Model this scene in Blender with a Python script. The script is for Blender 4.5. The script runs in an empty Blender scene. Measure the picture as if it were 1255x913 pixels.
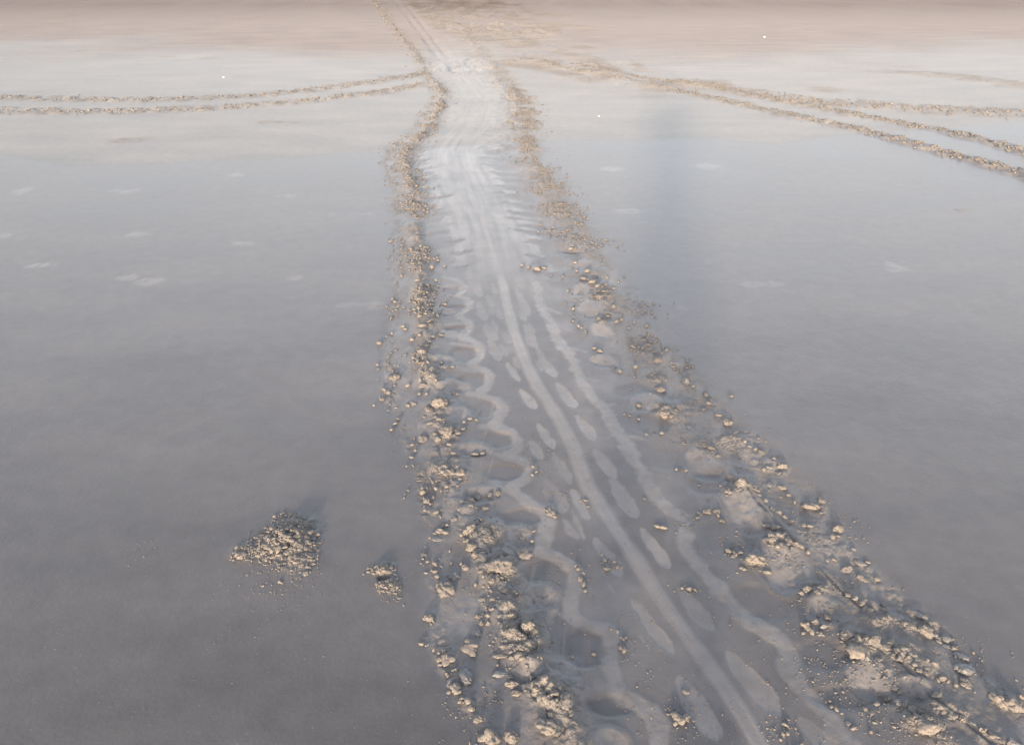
import bpy, bmesh, math, random
import numpy as np
from mathutils import Vector, Matrix

# ------------------------------------------------------------------ set-up
scene = bpy.context.scene
col = scene.collection
rng = np.random.default_rng(7)
random.seed(7)
PW, PH, F, H = 1255.0, 913.0, 985.0, 1.5      # photograph size, focal length in its pixels, eye height (m)
PITCH = math.atan((456.5 + 50) / F)
SP, CP = math.sin(PITCH), math.cos(PITCH)
SUN_EL, SUN_AZ = 8.6, 10.3                     # degrees; shadows run to +Y, 10.3 deg towards +X

def G(px, py, z=0.0):
    """where a sight line through a point of the photograph meets the level z (metres)"""
    u, v = (px - PW / 2) / F, (PH / 2 - py) / F
    dy, dz = CP + v * SP, -SP + v * CP
    t = (z - H) / dz
    return (t * u, t * dy)

def GL(pts): return [G(*p) for p in pts]
def mpp(py):                                   # metres per photo pixel, across, at a row
    return H / ((py + 50) * CP)

# ------------------------------------------------------------------ noise
def vnoise(x, y, seed=0):
    xi, yi = np.floor(x).astype(np.int64), np.floor(y).astype(np.int64)
    xf, yf = x - xi, y - yi
    xf = xf * xf * xf * (xf * (xf * 6 - 15) + 10); yf = yf * yf * yf * (yf * (yf * 6 - 15) + 10)
    def h(a, b):
        n = (a * 374761393 + b * 668265263 + seed * 974634777) & 0xffffffff
        n = ((n ^ (n >> 13)) * 1274126177) & 0xffffffff
        n = n ^ (n >> 16)
        return (n & 0xffff) / 65535.0
    a, b, c, d = h(xi, yi), h(xi + 1, yi), h(xi, yi + 1), h(xi + 1, yi + 1)
    return (a * (1 - xf) + b * xf) * (1 - yf) + (c * (1 - xf) + d * xf) * yf - 0.5

def fbm(x, y, octv=4, seed=0, gain=0.5):
    s, a = 0, 1.0
    for k in range(octv):
        s = s + a * vnoise(x * 2 ** k + 17.3 * k, y * 2 ** k - 9.1 * k, seed + k); a *= gain
    return s

def sstep(a, b, x):
    t = np.clip((x - a) / (b - a), 0, 1); return t * t * (3 - 2 * t)

# ------------------------------------------------------------------ ground grid
s1 = np.linspace(-0.56, 0.56, 1401)
k = np.arange(1, 60)
tail = 0.56 + np.cumsum(0.0008 * 1.1 ** k); tail = tail[tail < 3.6]
S = np.concatenate([-tail[::-1], s1, tail])
ys = [0.62]
while ys[-1] < 60: ys.append(ys[-1] + 0.0029 * (max(ys[-1], 0.9) / 1.2) ** 1.45)
while ys[-1] < 500: ys.append(ys[-1] * 1.06)
yb = list(np.arange(-6, 0.60, 0.06))
Yr = np.array(yb + ys)
scale = np.where(Yr > 0.5, Yr + 2.6, 3.1)
X = (scale[:, None] * S[None, :]); Y = np.repeat(Yr[:, None], len(S), 1)
NR, NC = X.shape
X = X.ravel(); Y = Y.ravel()

def polyfield(pts, maxd):
    """distance to a polyline, length along it, side (+ right of travel) - only nearer than maxd"""
    D = np.full(X.shape, 1e9); T = np.zeros(X.shape); L = 0
    for (ax, ay), (bx, by) in zip(pts[:-1], pts[1:]):
        r0 = np.searchsorted(Yr, min(ay, by) - maxd); r1 = np.searchsorted(Yr, max(ay, by) + maxd)
        sl = slice(r0 * NC, r1 * NC)
        xs, yy = X[sl], Y[sl]
        m = np.nonzero((xs > min(ax, bx) - maxd) & (xs < max(ax, bx) + maxd))[0]
        l = math.hypot(bx - ax, by - ay)
        if len(m):
            px, py = xs[m] - ax, yy[m] - ay
            t = np.clip((px * (bx - ax) + py * (by - ay)) / (l * l), 0, 1)
            d = np.hypot(px - t * (bx - ax), py - t * (by - ay))
            idx = m + sl.start
            b = d < D[idx]
            D[idx[b]] = d[b]; T[idx[b]] = (L + t * l)[b]
        L += l
    return D, T

def smooth(pts, n=2):
    for _ in range(n):
        q = [pts[0]]
        for a, b in zip(pts[:-1], pts[1:]):
            q.append((a[0] * .75 + b[0] * .25, a[1] * .75 + b[1] * .25)); q.append((a[0] * .25 + b[0] * .75, a[1] * .25 + b[1] * .75))
        q.append(pts[-1]); pts = q
    return pts

def xat(edge, y):
    e = np.array(sorted(edge, key=lambda p: p[1])); return np.interp(y, e[:, 1], e[:, 0])

# outlines and lines read from the photograph (its pixels)
EDGE_L = [(452, -6), (468, 25), (500, 60), (512, 88), (528, 118), (505, 155), (472, 182), (468, 200), (480, 240), (482, 300), (480, 345), (472, 380), (466, 420), (466, 480), (490, 540), (510, 590), (512, 640), (514, 700), (516, 780), (540, 830), (575, 885), (590, 930), (640, 1060), (690, 1250)]
EDGE_R = [(556, -6), (585, 40), (608, 72), (628, 98), (652, 118), (658, 150), (652, 185), (665, 208), (700, 255), (740, 312), (772, 362), (805, 410), (850, 455), (905, 520), (955, 558), (1015, 605), (1065, 680), (1125, 735), (1185, 790), (1255, 855), (1330, 925), (1500, 1060), (1800, 1250)]
BERM_L = [(458, 0), (474, 25), (494, 48), (513, 70), (519, 88), (543, 110), (541, 132), (526, 156), (497, 186), (500, 203), (508, 240), (512, 280), (517, 320), (518, 355), (524, 385), (522, 410), (524, 436), (528, 462), (536, 490), (543, 525), (550, 562), (562, 600), (578, 642), (600, 684), (616, 720), (634, 765), (640, 800), (678, 850), (700, 900), (735, 980), (790, 1120)]
BERM_R = [(606, 80), (626, 104), (642, 130), (645, 165), (652, 200), (680, 250), (705, 290), (730, 335), (752, 380), (790, 430), (826, 470), (864, 515), (905, 560), (945, 605), (985, 650), (1025, 700), (1075, 745), (1120, 790), (1160, 845), (1215, 895), (1320, 990), (1500, 1140)]
BERM_R2 = [(820, 500), (850, 545), (890, 590), (935, 640), (985, 705), (1040, 770), (1090, 830), (1130, 880), (1200, 960), (1300, 1090)]
TAIL = [(572, 170), (580, 205), (588, 235), (598, 265), (608, 310), (617, 350), (627, 395), (639, 430), (650, 455), (663, 478), (679, 499), (692, 524), (705, 548), (717, 588), (737, 618), (752, 642), (772, 672), (791, 700), (815, 739), (842, 774), (875, 821), (904, 861), (927, 901), (985, 1000), (1080, 1180)]
BAND_L = [(545, 338), (568, 345), (570, 355), (560, 361), (578, 368), (572, 380), (560, 386), (577, 394), (573, 406), (562, 412), (580, 416), (592, 425), (588, 437), (575, 447), (592, 451), (601, 459), (598, 472), (585, 482), (604, 486), (616, 495), (612, 512), (600, 520), (622, 524), (635, 535), (635, 548), (622, 556), (640, 561), (652, 572), (645, 585), (623, 596), (648, 613), (672, 624), (671, 642), (664, 672), (689, 684), (709, 697), (706, 712), (700, 732), (698, 752), (727, 763), (750, 771), (751, 792), (749, 821), (756, 843), (784, 861), (806, 873), (807, 901), (812, 940), (860, 960), (900, 1000)]
BAND_R = [(650, 335), (659, 350), (664, 378), (674, 391), (682, 412), (692, 425), (702, 438), (710, 460), (722, 481), (737, 496), (748, 508), (751, 520), (760, 533), (771, 549), (775, 562), (790, 578), (800, 600), (815, 618), (838, 632), (840, 648), (841, 665), (851, 685), (865, 700), (880, 717), (898, 741), (913, 757), (942, 770), (962, 783), (969, 799), (965, 814), (980, 837), (1004, 861), (1018, 880), (1050, 925), (1130, 1010)]
SPIKES = [((660, 372), (688, 384)), ((674, 391), (698, 404)), ((690, 423), (719, 429)), ((710, 460), (742, 466)), ((737, 496), (752, 493)), ((756, 530), (796, 537)), ((786, 575), (820, 583)), ((820, 620), (852, 631)), ((935, 766), (978, 787)), ((545, 350), (568, 349)), ((540, 398), (577, 394)), ((556, 420), (590, 424)), ((560, 450), (600, 455)), ((575, 480), (612, 490)), ((592, 520), (630, 530)), ((600, 552), (648, 568)), ((605, 590), (645, 612)), ((640, 670), (680, 682)), ((680, 748), (720, 760)), ((735, 835), (775, 858))]
# (top x, top y, bottom x, bottom y, width px, strength)
OVALS = [(622, 443, 636, 464, 11, 1), (638, 475, 656, 498, 18, 1), (659, 516, 679, 547, 14, .9), (650, 538, 664, 560, 18, .6), (678, 552, 700, 590, 16, .5), (702, 598, 720, 633, 18, 1), (700, 620, 715, 657, 8, .8), (730, 656, 760, 702, 22, 1), (736, 694, 755, 728, 3, .8), (774, 731, 824, 798, 24, 1), (782, 773, 802, 803, 5, .8), (832, 826, 878, 903, 36, .9), (837, 845, 866, 904, 3, .6), (668, 585, 690, 624, 28, .5), (690, 632, 708, 657, 16, .5), (596, 395, 606, 415, 18, .35), (600, 415, 612, 440, 16, .4),
         (643, 395, 657, 425, 14, .5), (662, 436, 680, 459, 18, .7), (682, 467, 704, 496, 20, 1), (706, 506, 729, 536, 19, 1), (729, 547, 753, 582, 20, .7), (749, 583, 779, 630, 26, .5), (787, 645, 819, 691, 22, 1), (832, 716, 873, 769, 28, .7), (895, 799, 956, 873, 38, 1), (985, 880, 1040, 945, 40, .6),
         (580, 340, 588, 362, 14, .4), (586, 368, 594, 390, 15, .4), (632, 330, 640, 352, 14, .35), (636, 360, 647, 385, 14, .35)]
for k_ in range(7):                                 # fainter prints farther up, either side of the tail line
    yy = 352 + k_ * 15
    tx = float(np.interp(yy, [p[1] for p in TAIL], [p[0] for p in TAIL]))
    OVALS.append((tx - 15 - (k_ % 2) * 9, yy - 7, tx - 9 - (k_ % 2) * 9, yy + 7, 9 + (k_ % 3), .35))
    OVALS.append((tx + 13 + (k_ % 2) * 7, yy - 3, tx + 20 + (k_ % 2) * 7, yy + 10, 9 + (k_ % 3), .4))
# rounded scoops in the berms: x, y, rx, ry (px)
SCOOPS = [(907, 618, 25, 30), (962, 688, 34, 28), (1067, 825, 30, 24), (858, 562, 22, 16), (722, 374, 18, 12), (735, 402, 17, 11), (714, 353, 16, 8), (795, 490, 24, 12), (1010, 742, 24, 16), (1120, 840, 26, 14), (700, 300, 20, 6), (690, 285, 18, 5), (715, 322, 18, 6), (740, 440, 22, 9),
          (555, 472, 20, 8), (560, 508, 22, 10), (580, 548, 24, 11), (637, 652, 22, 15), (661, 724, 24, 17), (684, 818, 30, 22), (749, 903, 26, 20), (602, 655, 22, 20), (650, 820, 22, 12), (595, 600, 28, 10), (545, 440, 18, 7), (548, 408, 16, 6), (545, 380, 16, 5)]
# dark, clean wet hollows swept by the flippers
HOLLOWS = [(556, 355, 14, 5), (557, 378, 15, 5), (560, 403, 14, 6), (570, 433, 19, 9), (580, 465, 19, 9), (592, 500, 20, 10), (610, 537, 19, 10), (620, 577, 24, 12), (641, 632, 28, 12), (672, 702, 32, 18), (716, 792, 34, 24), (748, 862, 30, 16), (735, 388, 18, 6), (700, 415, 20, 8), (740, 440, 24, 8), (775, 478, 26, 10), (800, 518, 26, 12), (820, 560, 28, 14), (870, 590, 30, 16), (890, 655, 36, 20), (930, 735, 42, 22), (1010, 800, 40, 22), (1040, 850, 50, 18), (720, 340, 22, 6), (700, 310, 20, 5)]
MOUNDS = [(613, 695, 22, 14, .022), (625, 740, 18, 14, .014), (643, 785, 22, 16, .026), (680, 862, 20, 18, .026), (640, 775, 30, 20, .01), (672, 845, 30, 14, .014), (540, 495, 14, 9, .018), (549, 530, 14, 8, .018), (527, 460, 13, 7, .016), (517, 362, 13, 6, .015), (519, 428, 11, 6, .014), (548, 577, 20, 8, .014), (484, 462, 9, 5, .010), (600, 655, 18, 12, .010),
          (735, 362, 14, 5, .016), (737, 392, 9, 4, .016), (806, 462, 14, 6, .012), (812, 500, 14, 7, .014), (905, 597, 16, 8, .018), (955, 662, 22, 9, .02), (1058, 787, 26, 9, .026), (1105, 800, 24, 12, .014), (1130, 885, 24, 9, .022), (1130, 768, 28, 7, .012), (928, 686, 16, 6, .014), (1075, 760, 28, 8, .012), (1235, 862, 20, 6, .016), (892, 540, 18, 6, .012), (1150, 870, 40, 12, .012), (1000, 720, 18, 7, .014), (860, 545, 14, 6, .012)]
GROOVES = [[(909, 592), (935, 622), (960, 650), (1000, 690), (1030, 722), (1060, 748)], [(1100, 805), (1140, 850), (1180, 882), (1215, 908)], [(640, 800), (652, 826), (668, 850), (674, 880)]]
LINES = [[(560, 770), (552, 786), (545, 800)], [(690, 740), (693, 760), (690, 800)], [(600, 510), (606, 490)], [(585, 560), (600, 515)], [(595, 585), (605, 560)], [(655, 690), (648, 728)], [(700, 848), (725, 840), (735, 852)], [(520, 600), (535, 560), (560, 530)], [(545, 660), (553, 640), (575, 610)], [(556, 740), (560, 715), (570, 700)]]
TYRES = [  # name group, list of ruts
    ('double ribbed tyre track running left from the wide animal track', [[(-160, 116), (0, 120), (150, 124), (300, 120), (420, 106), (505, 93), (522, 90)], [(-160, 132), (0, 137), (120, 138), (250, 134), (380, 124), (470, 113), (518, 104), (534, 101)]], .17, .5),
    ('double tyre track running diagonally to the right edge of the sand', [[(700, 78), (790, 97), (860, 105), (940, 121), (1020, 136), (1100, 151), (1160, 161), (1255, 187), (1400, 230)], [(640, 71), (700, 85), (800, 105), (880, 122), (960, 140), (1040, 156), (1100, 172), (1180, 195), (1255, 215), (1400, 262)]], .11, .75),
    ('single wide pale smeared tyre track above the diagonal pair', [[(850, 103), (960, 122), (1060, 130), (1160, 136), (1255, 140), (1400, 142)]], .27, .45),
    ('faint curved tyre mark high on the right, farthest of the tyre tracks', [[(1040, 87), (1100, 89), (1150, 92), (1210, 98), (1255, 106), (1400, 125)]], .26, .35)]

PATCHES = [(50, 327, 16, 3), (195, 345, 22, 4), (30, 235, 14, 3), (440, 372, 26, 5), (945, 347, 26, 5), (1097, 328, 16, 4), (145, 235, 26, 3), (300, 299, 22, 3), (830, 377, 16, 4), (355, 240, 14, 3), (360, 341, 14, 3), (150, 341, 12, 3), (430, 262, 20, 3), (865, 203, 20, 3), (745, 207, 18, 2), (175, 288, 16, 2), (285, 215, 14, 2), (10, 290, 12, 3), (760, 258, 22, 2)]

def ell(cx, cy, rx, ry):
    """ellipse of the photo laid on the ground -> normalised radius field (only near it)"""
    x0, y0 = G(cx, cy); a = rx * mpp(cy)
    b = abs(G(cx, cy - ry)[1] - G(cx, cy + ry)[1]) / 2
    r0 = np.searchsorted(Yr, y0 - 2.5 * b); r1 = np.searchsorted(Yr, y0 + 2.5 * b)
    sl = slice(r0 * NC, r1 * NC)
    m = np.nonzero(np.abs(X[sl] - x0) < 2.5 * a)[0] + sl.start
    # follow the track's lean
    return m, np.hypot((X[m] - x0) / a, (Y[m] - y0) / b), (X[m] - x0) / a, (Y[m] - y0) / b

eL = [G(*p) for p in EDGE_L]; eR = [G(*p) for p in EDGE_R]
dist = np.hypot(X, Y)
wob = fbm(X * 6, Y * 6, 3, 3) * .05 + fbm(X * 1.2, Y * 1.2, 2, 5) * .03
xl = xat(eL, Y) + wob; xr = xat(eR, Y) - wob
inside = sstep(-.03, .05, X - xl) * sstep(-.03, .05, xr - X)
mid = np.clip((X - xl) / np.maximum(xr - xl, .01), 0, 1)

Z = fbm(X * .25, Y * .25, 2, 11) * .012 + fbm(X * 1.3, Y * 1.3, 2, 12) * .003 * sstep(9, 5, dist) + fbm(X * 9, Y * 9, 2, 13) * .0006
Z = Z * sstep(.3, 2.5, dist) + fbm(X * 1.3, Y * .8, 2, 12) * .001
lump = np.zeros_like(X); pale = np.zeros_like(X)
OID = np.zeros(X.shape, np.int32)        # which object / part a vertex belongs to
OID[inside > .5] = 1

# --- the big track
Z -= inside * .006
def berm(pts, w, h, oid, wn=1.0, sd=0):
    global Z, lump
    D, T = polyfield(smooth(GL(pts)), .5)
    m = D < .5
    fade = np.zeros_like(X)
    wv = w * (1 + .9 * fbm(T[m] * 5, T[m] * 0 + sd, 3, 21))
    fade[m] = np.exp(-(D[m] / np.maximum(wv, .01)) ** 2)
    det = np.zeros_like(X)
    det[m] = np.abs(fbm(X[m] * 22, Y[m] * 22, 4, 30 + sd)) * 2.2
    big = np.zeros_like(X); big[m] = .5 + 1.3 * fbm(X[m] * 8, Y[m] * 8, 2, 40 + sd)
    far = sstep(3, 8, dist)
    Z += fade * h * (np.clip(big, 0, 1.4) * .8 + det * .7 * np.clip(big + .3, 0, 1)) * (1 + far * .4)
    lump = np.maximum(lump, fade * np.clip(.05 + 1.1 * big, 0, 1) * (.7 + .3 * far))
    OID[(fade > .45) & (inside > .5)] = oid
    return fade
bl = berm(BERM_L, .065, .013, 2, sd=1)
br = berm(BERM_R, .11, .009, 3, sd=2)
br2 = berm(BERM_R2, .05, .008, 3, sd=3)
rimL = np.exp(-((X - xl - .03) / .03) ** 2) * (.4 + 1.2 * fbm(X * 7, Y * 7, 2, 50)); rimR = np.exp(-((xr - X - .03) / .035) ** 2) * (.5 + 1.2 * fbm(X * 7, Y * 7, 2, 51))
rim = np.clip(np.maximum(rimL, rimR), 0, 1) * inside
rdet = np.abs(fbm(X * 30, Y * 30, 3, 52)) * 2
Z += rim * .009 * rdet
lump = np.maximum(lump, rim * .7)
side = inside * (sstep(.30, .05, mid) + sstep(.66, .95, mid))
Z += side * np.abs(fbm(X * 16, Y * 16, 4, 53)) * .0035
pale = np.maximum(pale, side * np.clip(.25 + fbm(X * 7, Y * 6, 3, 154) * 1.2, 0, .6))
lump = np.maximum(lump, side * np.clip(.1 + fbm(X * 12, Y * 12, 3, 54) * 1.4, 0, .6) * (.35 + .65 * sstep(2.2, 5, dist)))

pale = np.maximum(pale, inside * np.clip(.05 + .7 * fbm(X * 8, Y * 5, 4, 55), 0, .38))
for (x, y, rx, ry) in HOLLOWS:
    m, r, _, _ = ell(x, y, rx, ry)
    rr = r + fbm(X[m] * 14, Y[m] * 14, 2, 60) * .35
    k_ = 1 - sstep(.75, 1.15, rr)
    Z[m] = Z[m] * (1 - k_) + (-.012) * k_ + 0 * Z[m]
    lump[m] *= 1 - k_ * .95; pale[m] *= 1 - k_

D, T = polyfield(smooth(GL(BAND_L)), .3)
fl = 1 - sstep(.014, .031, D + fbm(X * 25, Y * 25, 2, 70) * .016)
D, T = polyfield(smooth(GL(BAND_R)), .3)
fr = 1 - sstep(.015, .033, D + fbm(X * 25, Y * 25, 2, 71) * .018)
fs = np.zeros_like(X)
for a, b in SPIKES:
    D, T = polyfield([G(*a), G(*b)], .2)
    L = math.dist(G(*a), G(*b))
    fs = np.maximum(fs, 1 - sstep(.006, .03, D + .014 * (T / L) + fbm(X * 25, Y * 25, 2, 72) * .014))
bands = np.maximum(np.maximum(fl, fr), fs * .85)
bands *= (.80 + .5 * fbm(X * 11, Y * 11, 3, 73) + .35 * fbm(X * 60, Y * 60, 2, 173)).clip(0, 1)
Z += bands * (.0016 + .0012 * fbm(X * 40, Y * 40, 3, 74)); pale = np.maximum(pale, bands * .9)
OID[(fl > .5) & (OID == 1)] = 4; OID[(fr > .5) & (OID == 1)] = 5

D, T = polyfield(smooth(GL(TAIL)), .3)
tl = (1 - sstep(.012, .036, D + fbm(X * 10, Y * 10, 2, 75) * .006)) * sstep(6.2, 4.2, Y)
strk = 1 + fbm(D * 260 + 40, T * 5, 2, 76) * .5
Z += tl * .0010 * strk; pale = np.maximum(pale, tl * (.9 * strk).clip(0, 1.1))
groove = np.exp(-((D - .036) / .006) ** 2) * (D < .2)
Z -= groove * .0005
OID[(tl > .5)] = 6

for i, (x0, y0, x1, y1, w, s_) in enumerate(OVALS):
    s2 = .3 + .7 * s_
    a, b = G(x0, y0), G(x1, y1)
    L = math.dist(a, b); hw = w * .5 * mpp((y0 + y1) / 2) * .85
    ux, uy = (b[0] - a[0]) / L, (b[1] - a[1]) / L
    cx, cy = (a[0] + b[0]) / 2, (a[1] + b[1]) / 2
    r0 = np.searchsorted(Yr, cy - L); r1 = np.searchsorted(Yr, cy + L); sl = slice(r0 * NC, r1 * NC)
    m = np.nonzero(np.abs(X[sl] - cx) < L)[0] + sl.start
    t = (X[m] - a[0]) * ux + (Y[m] - a[1]) * uy; n = -(X[m] - a[0]) * uy + (Y[m] - a[1]) * ux
    tt = np.clip(t / L, 0, 1)
    half = hw * np.sqrt(np.clip(1 - ((tt - .62) / np.where(tt < .62, .66, .40)) ** 2, 0.0, 1)) 
    endd = np.maximum(0, np.maximum(-t, t - L))
    sd = np.abs(n) - half + endd + fbm(X[m] * 30, Y[m] * 30, 2, 80 + i) * .010
    k_ = 1 - sstep(-.006, .004, sd)
    rimo = np.exp(-(sd / .0035) ** 2) * (tt > .25)
    Z[m] += (-.0014 * k_ + .0008 * rimo) * s_
    pale[m] = np.maximum(pale[m], k_ * s2 * (.80 + .20 * tt + .35 * fbm(X[m] * 20, Y[m] * 20, 2, 181)) + rimo * .22 * s2 * (tt > .6))
    mm = m[(k_ > .5)]
    mm = mm[(OID[mm] == 1)]
    OID[mm] = 100 + i

for (x, y, rx, ry) in SCOOPS:
    m, r, ex, ey = ell(x, y, rx, ry)
    rr = r * (1 + .22 * np.clip(ey, -1, 1)) + fbm(X[m] * 11, Y[m] * 11, 3, 90) * .55
    k_ = 1 - sstep(.6, 1.05, rr)
    rim_ = np.exp(-((rr - 1.02) / .13) ** 2)
    near = 1 - .35 * sstep(4, 7, dist[m])
    Z[m] += (k_ * .010 * np.clip(ey, -1, 1) + rim_ * .002) * near
    lump[m] = lump[m] * (1 - k_ * .85) ; pale[m] = np.maximum(pale[m] * (1 - k_), k_ * (.72 + .5 * fbm(X[m] * 25, Y[m] * 25, 3, 190)))
for (x, y, rx, ry, h) in MOUNDS:
    m, r, _, _ = ell(x, y, rx, ry * 1.3)
    g = np.exp(-(r * 1.15) ** 2)
    rough = np.abs(fbm(X[m] * 26, Y[m] * 26, 4, 95)) * 2.4 + .45 + fbm(X[m] * 55, Y[m] * 55, 2, 96) * .5
    Z[m] += g * h * np.clip(rough, .2, 1.7) * .8
    lump[m] = np.maximum(lump[m], sstep(.12, .5, g))
for gpts in GROOVES:
    D, T = polyfield(smooth(GL(gpts), 1), .1)
    dd = D + fbm(X * 40, Y * 40, 2, 97) * .004
    gap = sstep(-.12, .12, vnoise(T * 16, T * 0, 98))
    Z += gap * np.where(D < .09, -.0035 * np.exp(-(dd / .003) ** 2) + .003 * np.exp(-((dd - .012) / .006) ** 2), 0)
for gpts in LINES:
    D, T = polyfield(smooth(GL(gpts), 1), .05)
    k_ = np.where(D < .05, np.exp(-(D / .0035) ** 2), 0)
    Z += k_ * .0008; pale = np.maximum(pale, k_ * .45)
# smeared, scalloped and streaked middle of the farther half
wst = inside * sstep(3.4, 4.6, dist)
nz = fbm(X * 9, Y * 9, 3, 98) * .22
ph_ = fbm(Y * .9, Y * 0 + 2, 2, 93) * 2.2
fR = np.mod(Y / .25 + ph_ + mid * 1.5 + nz, 1); fL = np.mod(Y / .27 - ph_ + .45 - mid * 1.5 + nz, 1)
eR_ = .64 + .11 * (1 - fR) + nz * .5; eL_ = .32 - .08 * (1 - fL) - nz * .5
cen = sstep(-.02, .03, mid - eL_) * sstep(-.02, .03, eR_ - mid)
streak = np.clip(.62 + .7 * fbm((X - .5 * (xl + xr)) * 26, Y * 1.6, 3, 97) + .5 * fbm(X * 9, Y * 6, 3, 96), .1, 1)
pale = np.maximum(pale * (1 - .5 * wst), wst * cen * streak * .85)
Z += wst * cen * (.0035 + .004 * fbm((X - .5 * (xl + xr)) * 22, Y * 1.6, 3, 99))
# flipper strokes across the far sides
ph = Y * 4.6 + np.abs(mid - .45) * 6
Z += wst * np.abs(mid - .45) * .006 * np.sin(Y / .25 * 6.28 + ph_ * 6.28 + np.abs(mid - .45) * 9 + nz * 8) * (mid > .2) * (mid < .85)
# trampled place where the second, older trail joins at the top
for (x, y, rx, ry, h) in [(565, 82, 42, 11, .03), (600, 45, 45, 18, .010), (640, 50, 38, 12, .012), (700, 80, 50, 7, .014), (575, 8, 50, 9, .010)]:
    m, r, _, _ = ell(x, y, rx, ry)
    g = 1 - sstep(.4, 1.2, r + fbm(X[m] * 1.4, Y[m] * 1.4, 2, 101) * .5)
    Z[m] += g * h * (fbm(X[m] * 4.5, Y[m] * 1.6, 4, 102) * 1.6 + .2)
    if y < 70 or x > 650: lump[m] = np.maximum(lump[m], g * np.clip(.55 + fbm(X[m] * 3, Y[m] * 1.0, 3, 103) * 1.6, 0, 1) * .9)
    else: pale[m] = np.maximum(pale[m], g * .8)

for pts, w_, hh in ([[(522, -8), (560, 18), (590, 34), (640, 52), (720, 85), (790, 97)], 1.0, .022], [[(560, -8), (610, 14), (660, 40)], 1.3, .022], [[(500, -6), (530, 20), (560, 48)], .5, .016]):
    D, T = polyfield(smooth(GL(pts)), 4)
    m = D < 4
    g = np.zeros_like(X); g[m] = 1 - sstep(w_ * .3, w_ * 1.25, D[m] + fbm(X[m] * 1.1, Y[m] * .8, 3, 105) * w_ * 1.3)
    Z += g * hh * np.clip(fbm(X * 3.2, Y * 1.5, 4, 106) * 1.8 + .25, 0, 1.5)
    lump = np.maximum(lump, g * np.clip(.45 + fbm(X * 2.2, Y * .9, 3, 107) * 1.5, 0, 1))
for pts in ([(478, -6), (500, 22), (520, 46), (540, 74)], [(488, -6), (512, 24), (534, 52), (552, 74)]):
    D, T = polyfield(smooth(GL(pts)), 1); Z -= np.where(D < 1, .03 * np.exp(-(D / .07) ** 2) * (.6 + vnoise(T * 2, T * 0, 5)), 0)
m, r, ex, ey = ell(568, 81, 42, 10)
Z[m] += (1 - sstep(.6, 1.1, r)) * .005 * np.sin(X[m] * 34 + 3 * fbm(X[m] * 3, Y[m] * 2, 2, 108) * 3 + Y[m] * 1.5)
pale[m] = np.maximum(pale[m], 1 - sstep(.6, 1.1, r))
Z += np.exp(-((xr - X - .25) / .12) ** 2) * inside * sstep(6, 8, Y) * sstep(30, 14, Y) * .025 * np.clip(.4 + fbm(X * 9, Y * 6, 3, 109) * 1.5, 0, 1.3)
# --- tyre tracks
for ti, (lab, ruts, w, amp) in enumerate(TYRES):
    for ri, rut in enumerate(ruts):
        pts = smooth(GL(rut))
        D, T = polyfield(pts, 1.0)
        m = D < 1.0
        k_ = np.zeros_like(X); k_[m] = 1 - sstep(w * .8, w * 1.5, D[m] + fbm(X[m] * 4, Y[m] * 4, 3, 110 + ti) * w * .7)
        ends = sstep(0, 1.0, T) if ti != 0 else sstep(0, .15, T.max() - T)
        k_ *= ends
        
        clump = np.zeros_like(X)
        clump[m] = np.clip(.55 + .5 * np.sin(T[m] * 26 + np.where(D[m] > w * .4, 1.5, 0)) + 1.3 * fbm(X[m] * 7, Y[m] * 7, 4, 120 + ti), 0, 1.4)
        Z += k_ * amp * .022 * clump
        lump = np.maximum(lump, k_ * np.clip(.35 + clump * .45, 0, 1) * (.5 + .5 * amp))
        OID[(k_ > .35) & (OID == 0)] = 10 + ti * 2 + ri

for (x, y, rx, ry) in [(100, 62, 10, 1.6), (205, 70, 12, 1.2), (62, 30, 14, 2), (90, 20, 7, 3), (35, 45, 12, 1.5), (72, 48, 10, 1.5), (828, 89, 6, 1.6), (160, 172, 22, 5), (340, 150, 24, 1.5), (255, 72, 10, 1), (1100, 82, 22, 2), (1010, 110, 40, 3), (770, 22, 30, 2), (300, 25, 30, 3), (480, 205, 10, 3), (1180, 258, 12, 2), (945, 30, 30, 2)]:
    m, r, _, _ = ell(x, y, rx, ry)
    k_ = 1 - sstep(.3, 1.3, r + fbm(X[m] * 3, Y[m] * 2, 3, 133) * 1.2)
    lump[m] = np.maximum(lump[m], k_ * .45); Z[m] += k_ * .012 * np.abs(fbm(X[m] * 9, Y[m] * 5, 3, 134)) * (y > 40)
# --- faint smudges on the wet flat
for (x, y, rx, ry) in PATCHES:
    m, r, _, _ = ell(x, y, rx, ry)
    k_ = 1 - sstep(.3, 1.3, r + fbm(X[m] * 9, Y[m] * 4, 4, 130) * 1.7)
    pale[m] = np.maximum(pale[m], k_ * .34); Z[m] += k_ * .003 * fbm(X[m] * 20, Y[m] * 20, 2, 131)

# --- dry zone beyond the damp edge
bx = [(-900, 205), (0, 192), (90, 204), (190, 202), (270, 200), (400, 190), (520, 182), (655, 172), (860, 172), (950, 180), (1040, 166), (1255, 152), (2100, 135)]
BP = np.array([G(*p) for p in bx])
yb_ = np.interp(X, BP[:, 0], BP[:, 1])
dry = sstep(-.06, .10, Y - yb_ + fbm(X * .8, Y * .9, 3, 140) * .22) * .9 + .1 * sstep(-.2, 1.6, Y - yb_ + fbm(X * .8, Y * .9, 3, 140) * .5)
Y2 = G(600, 62)[1]
dry2 = sstep(-4.5, 5.0, Y - Y2 + fbm(X * .22, Y * .16, 3, 141) * 6)
# burrow beside the small heap
hx, hy = G(470, 707)
rr = np.hypot(X - hx, (Y - hy)); Z -= .018 * np.exp(-(rr / .014) ** 4)

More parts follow.
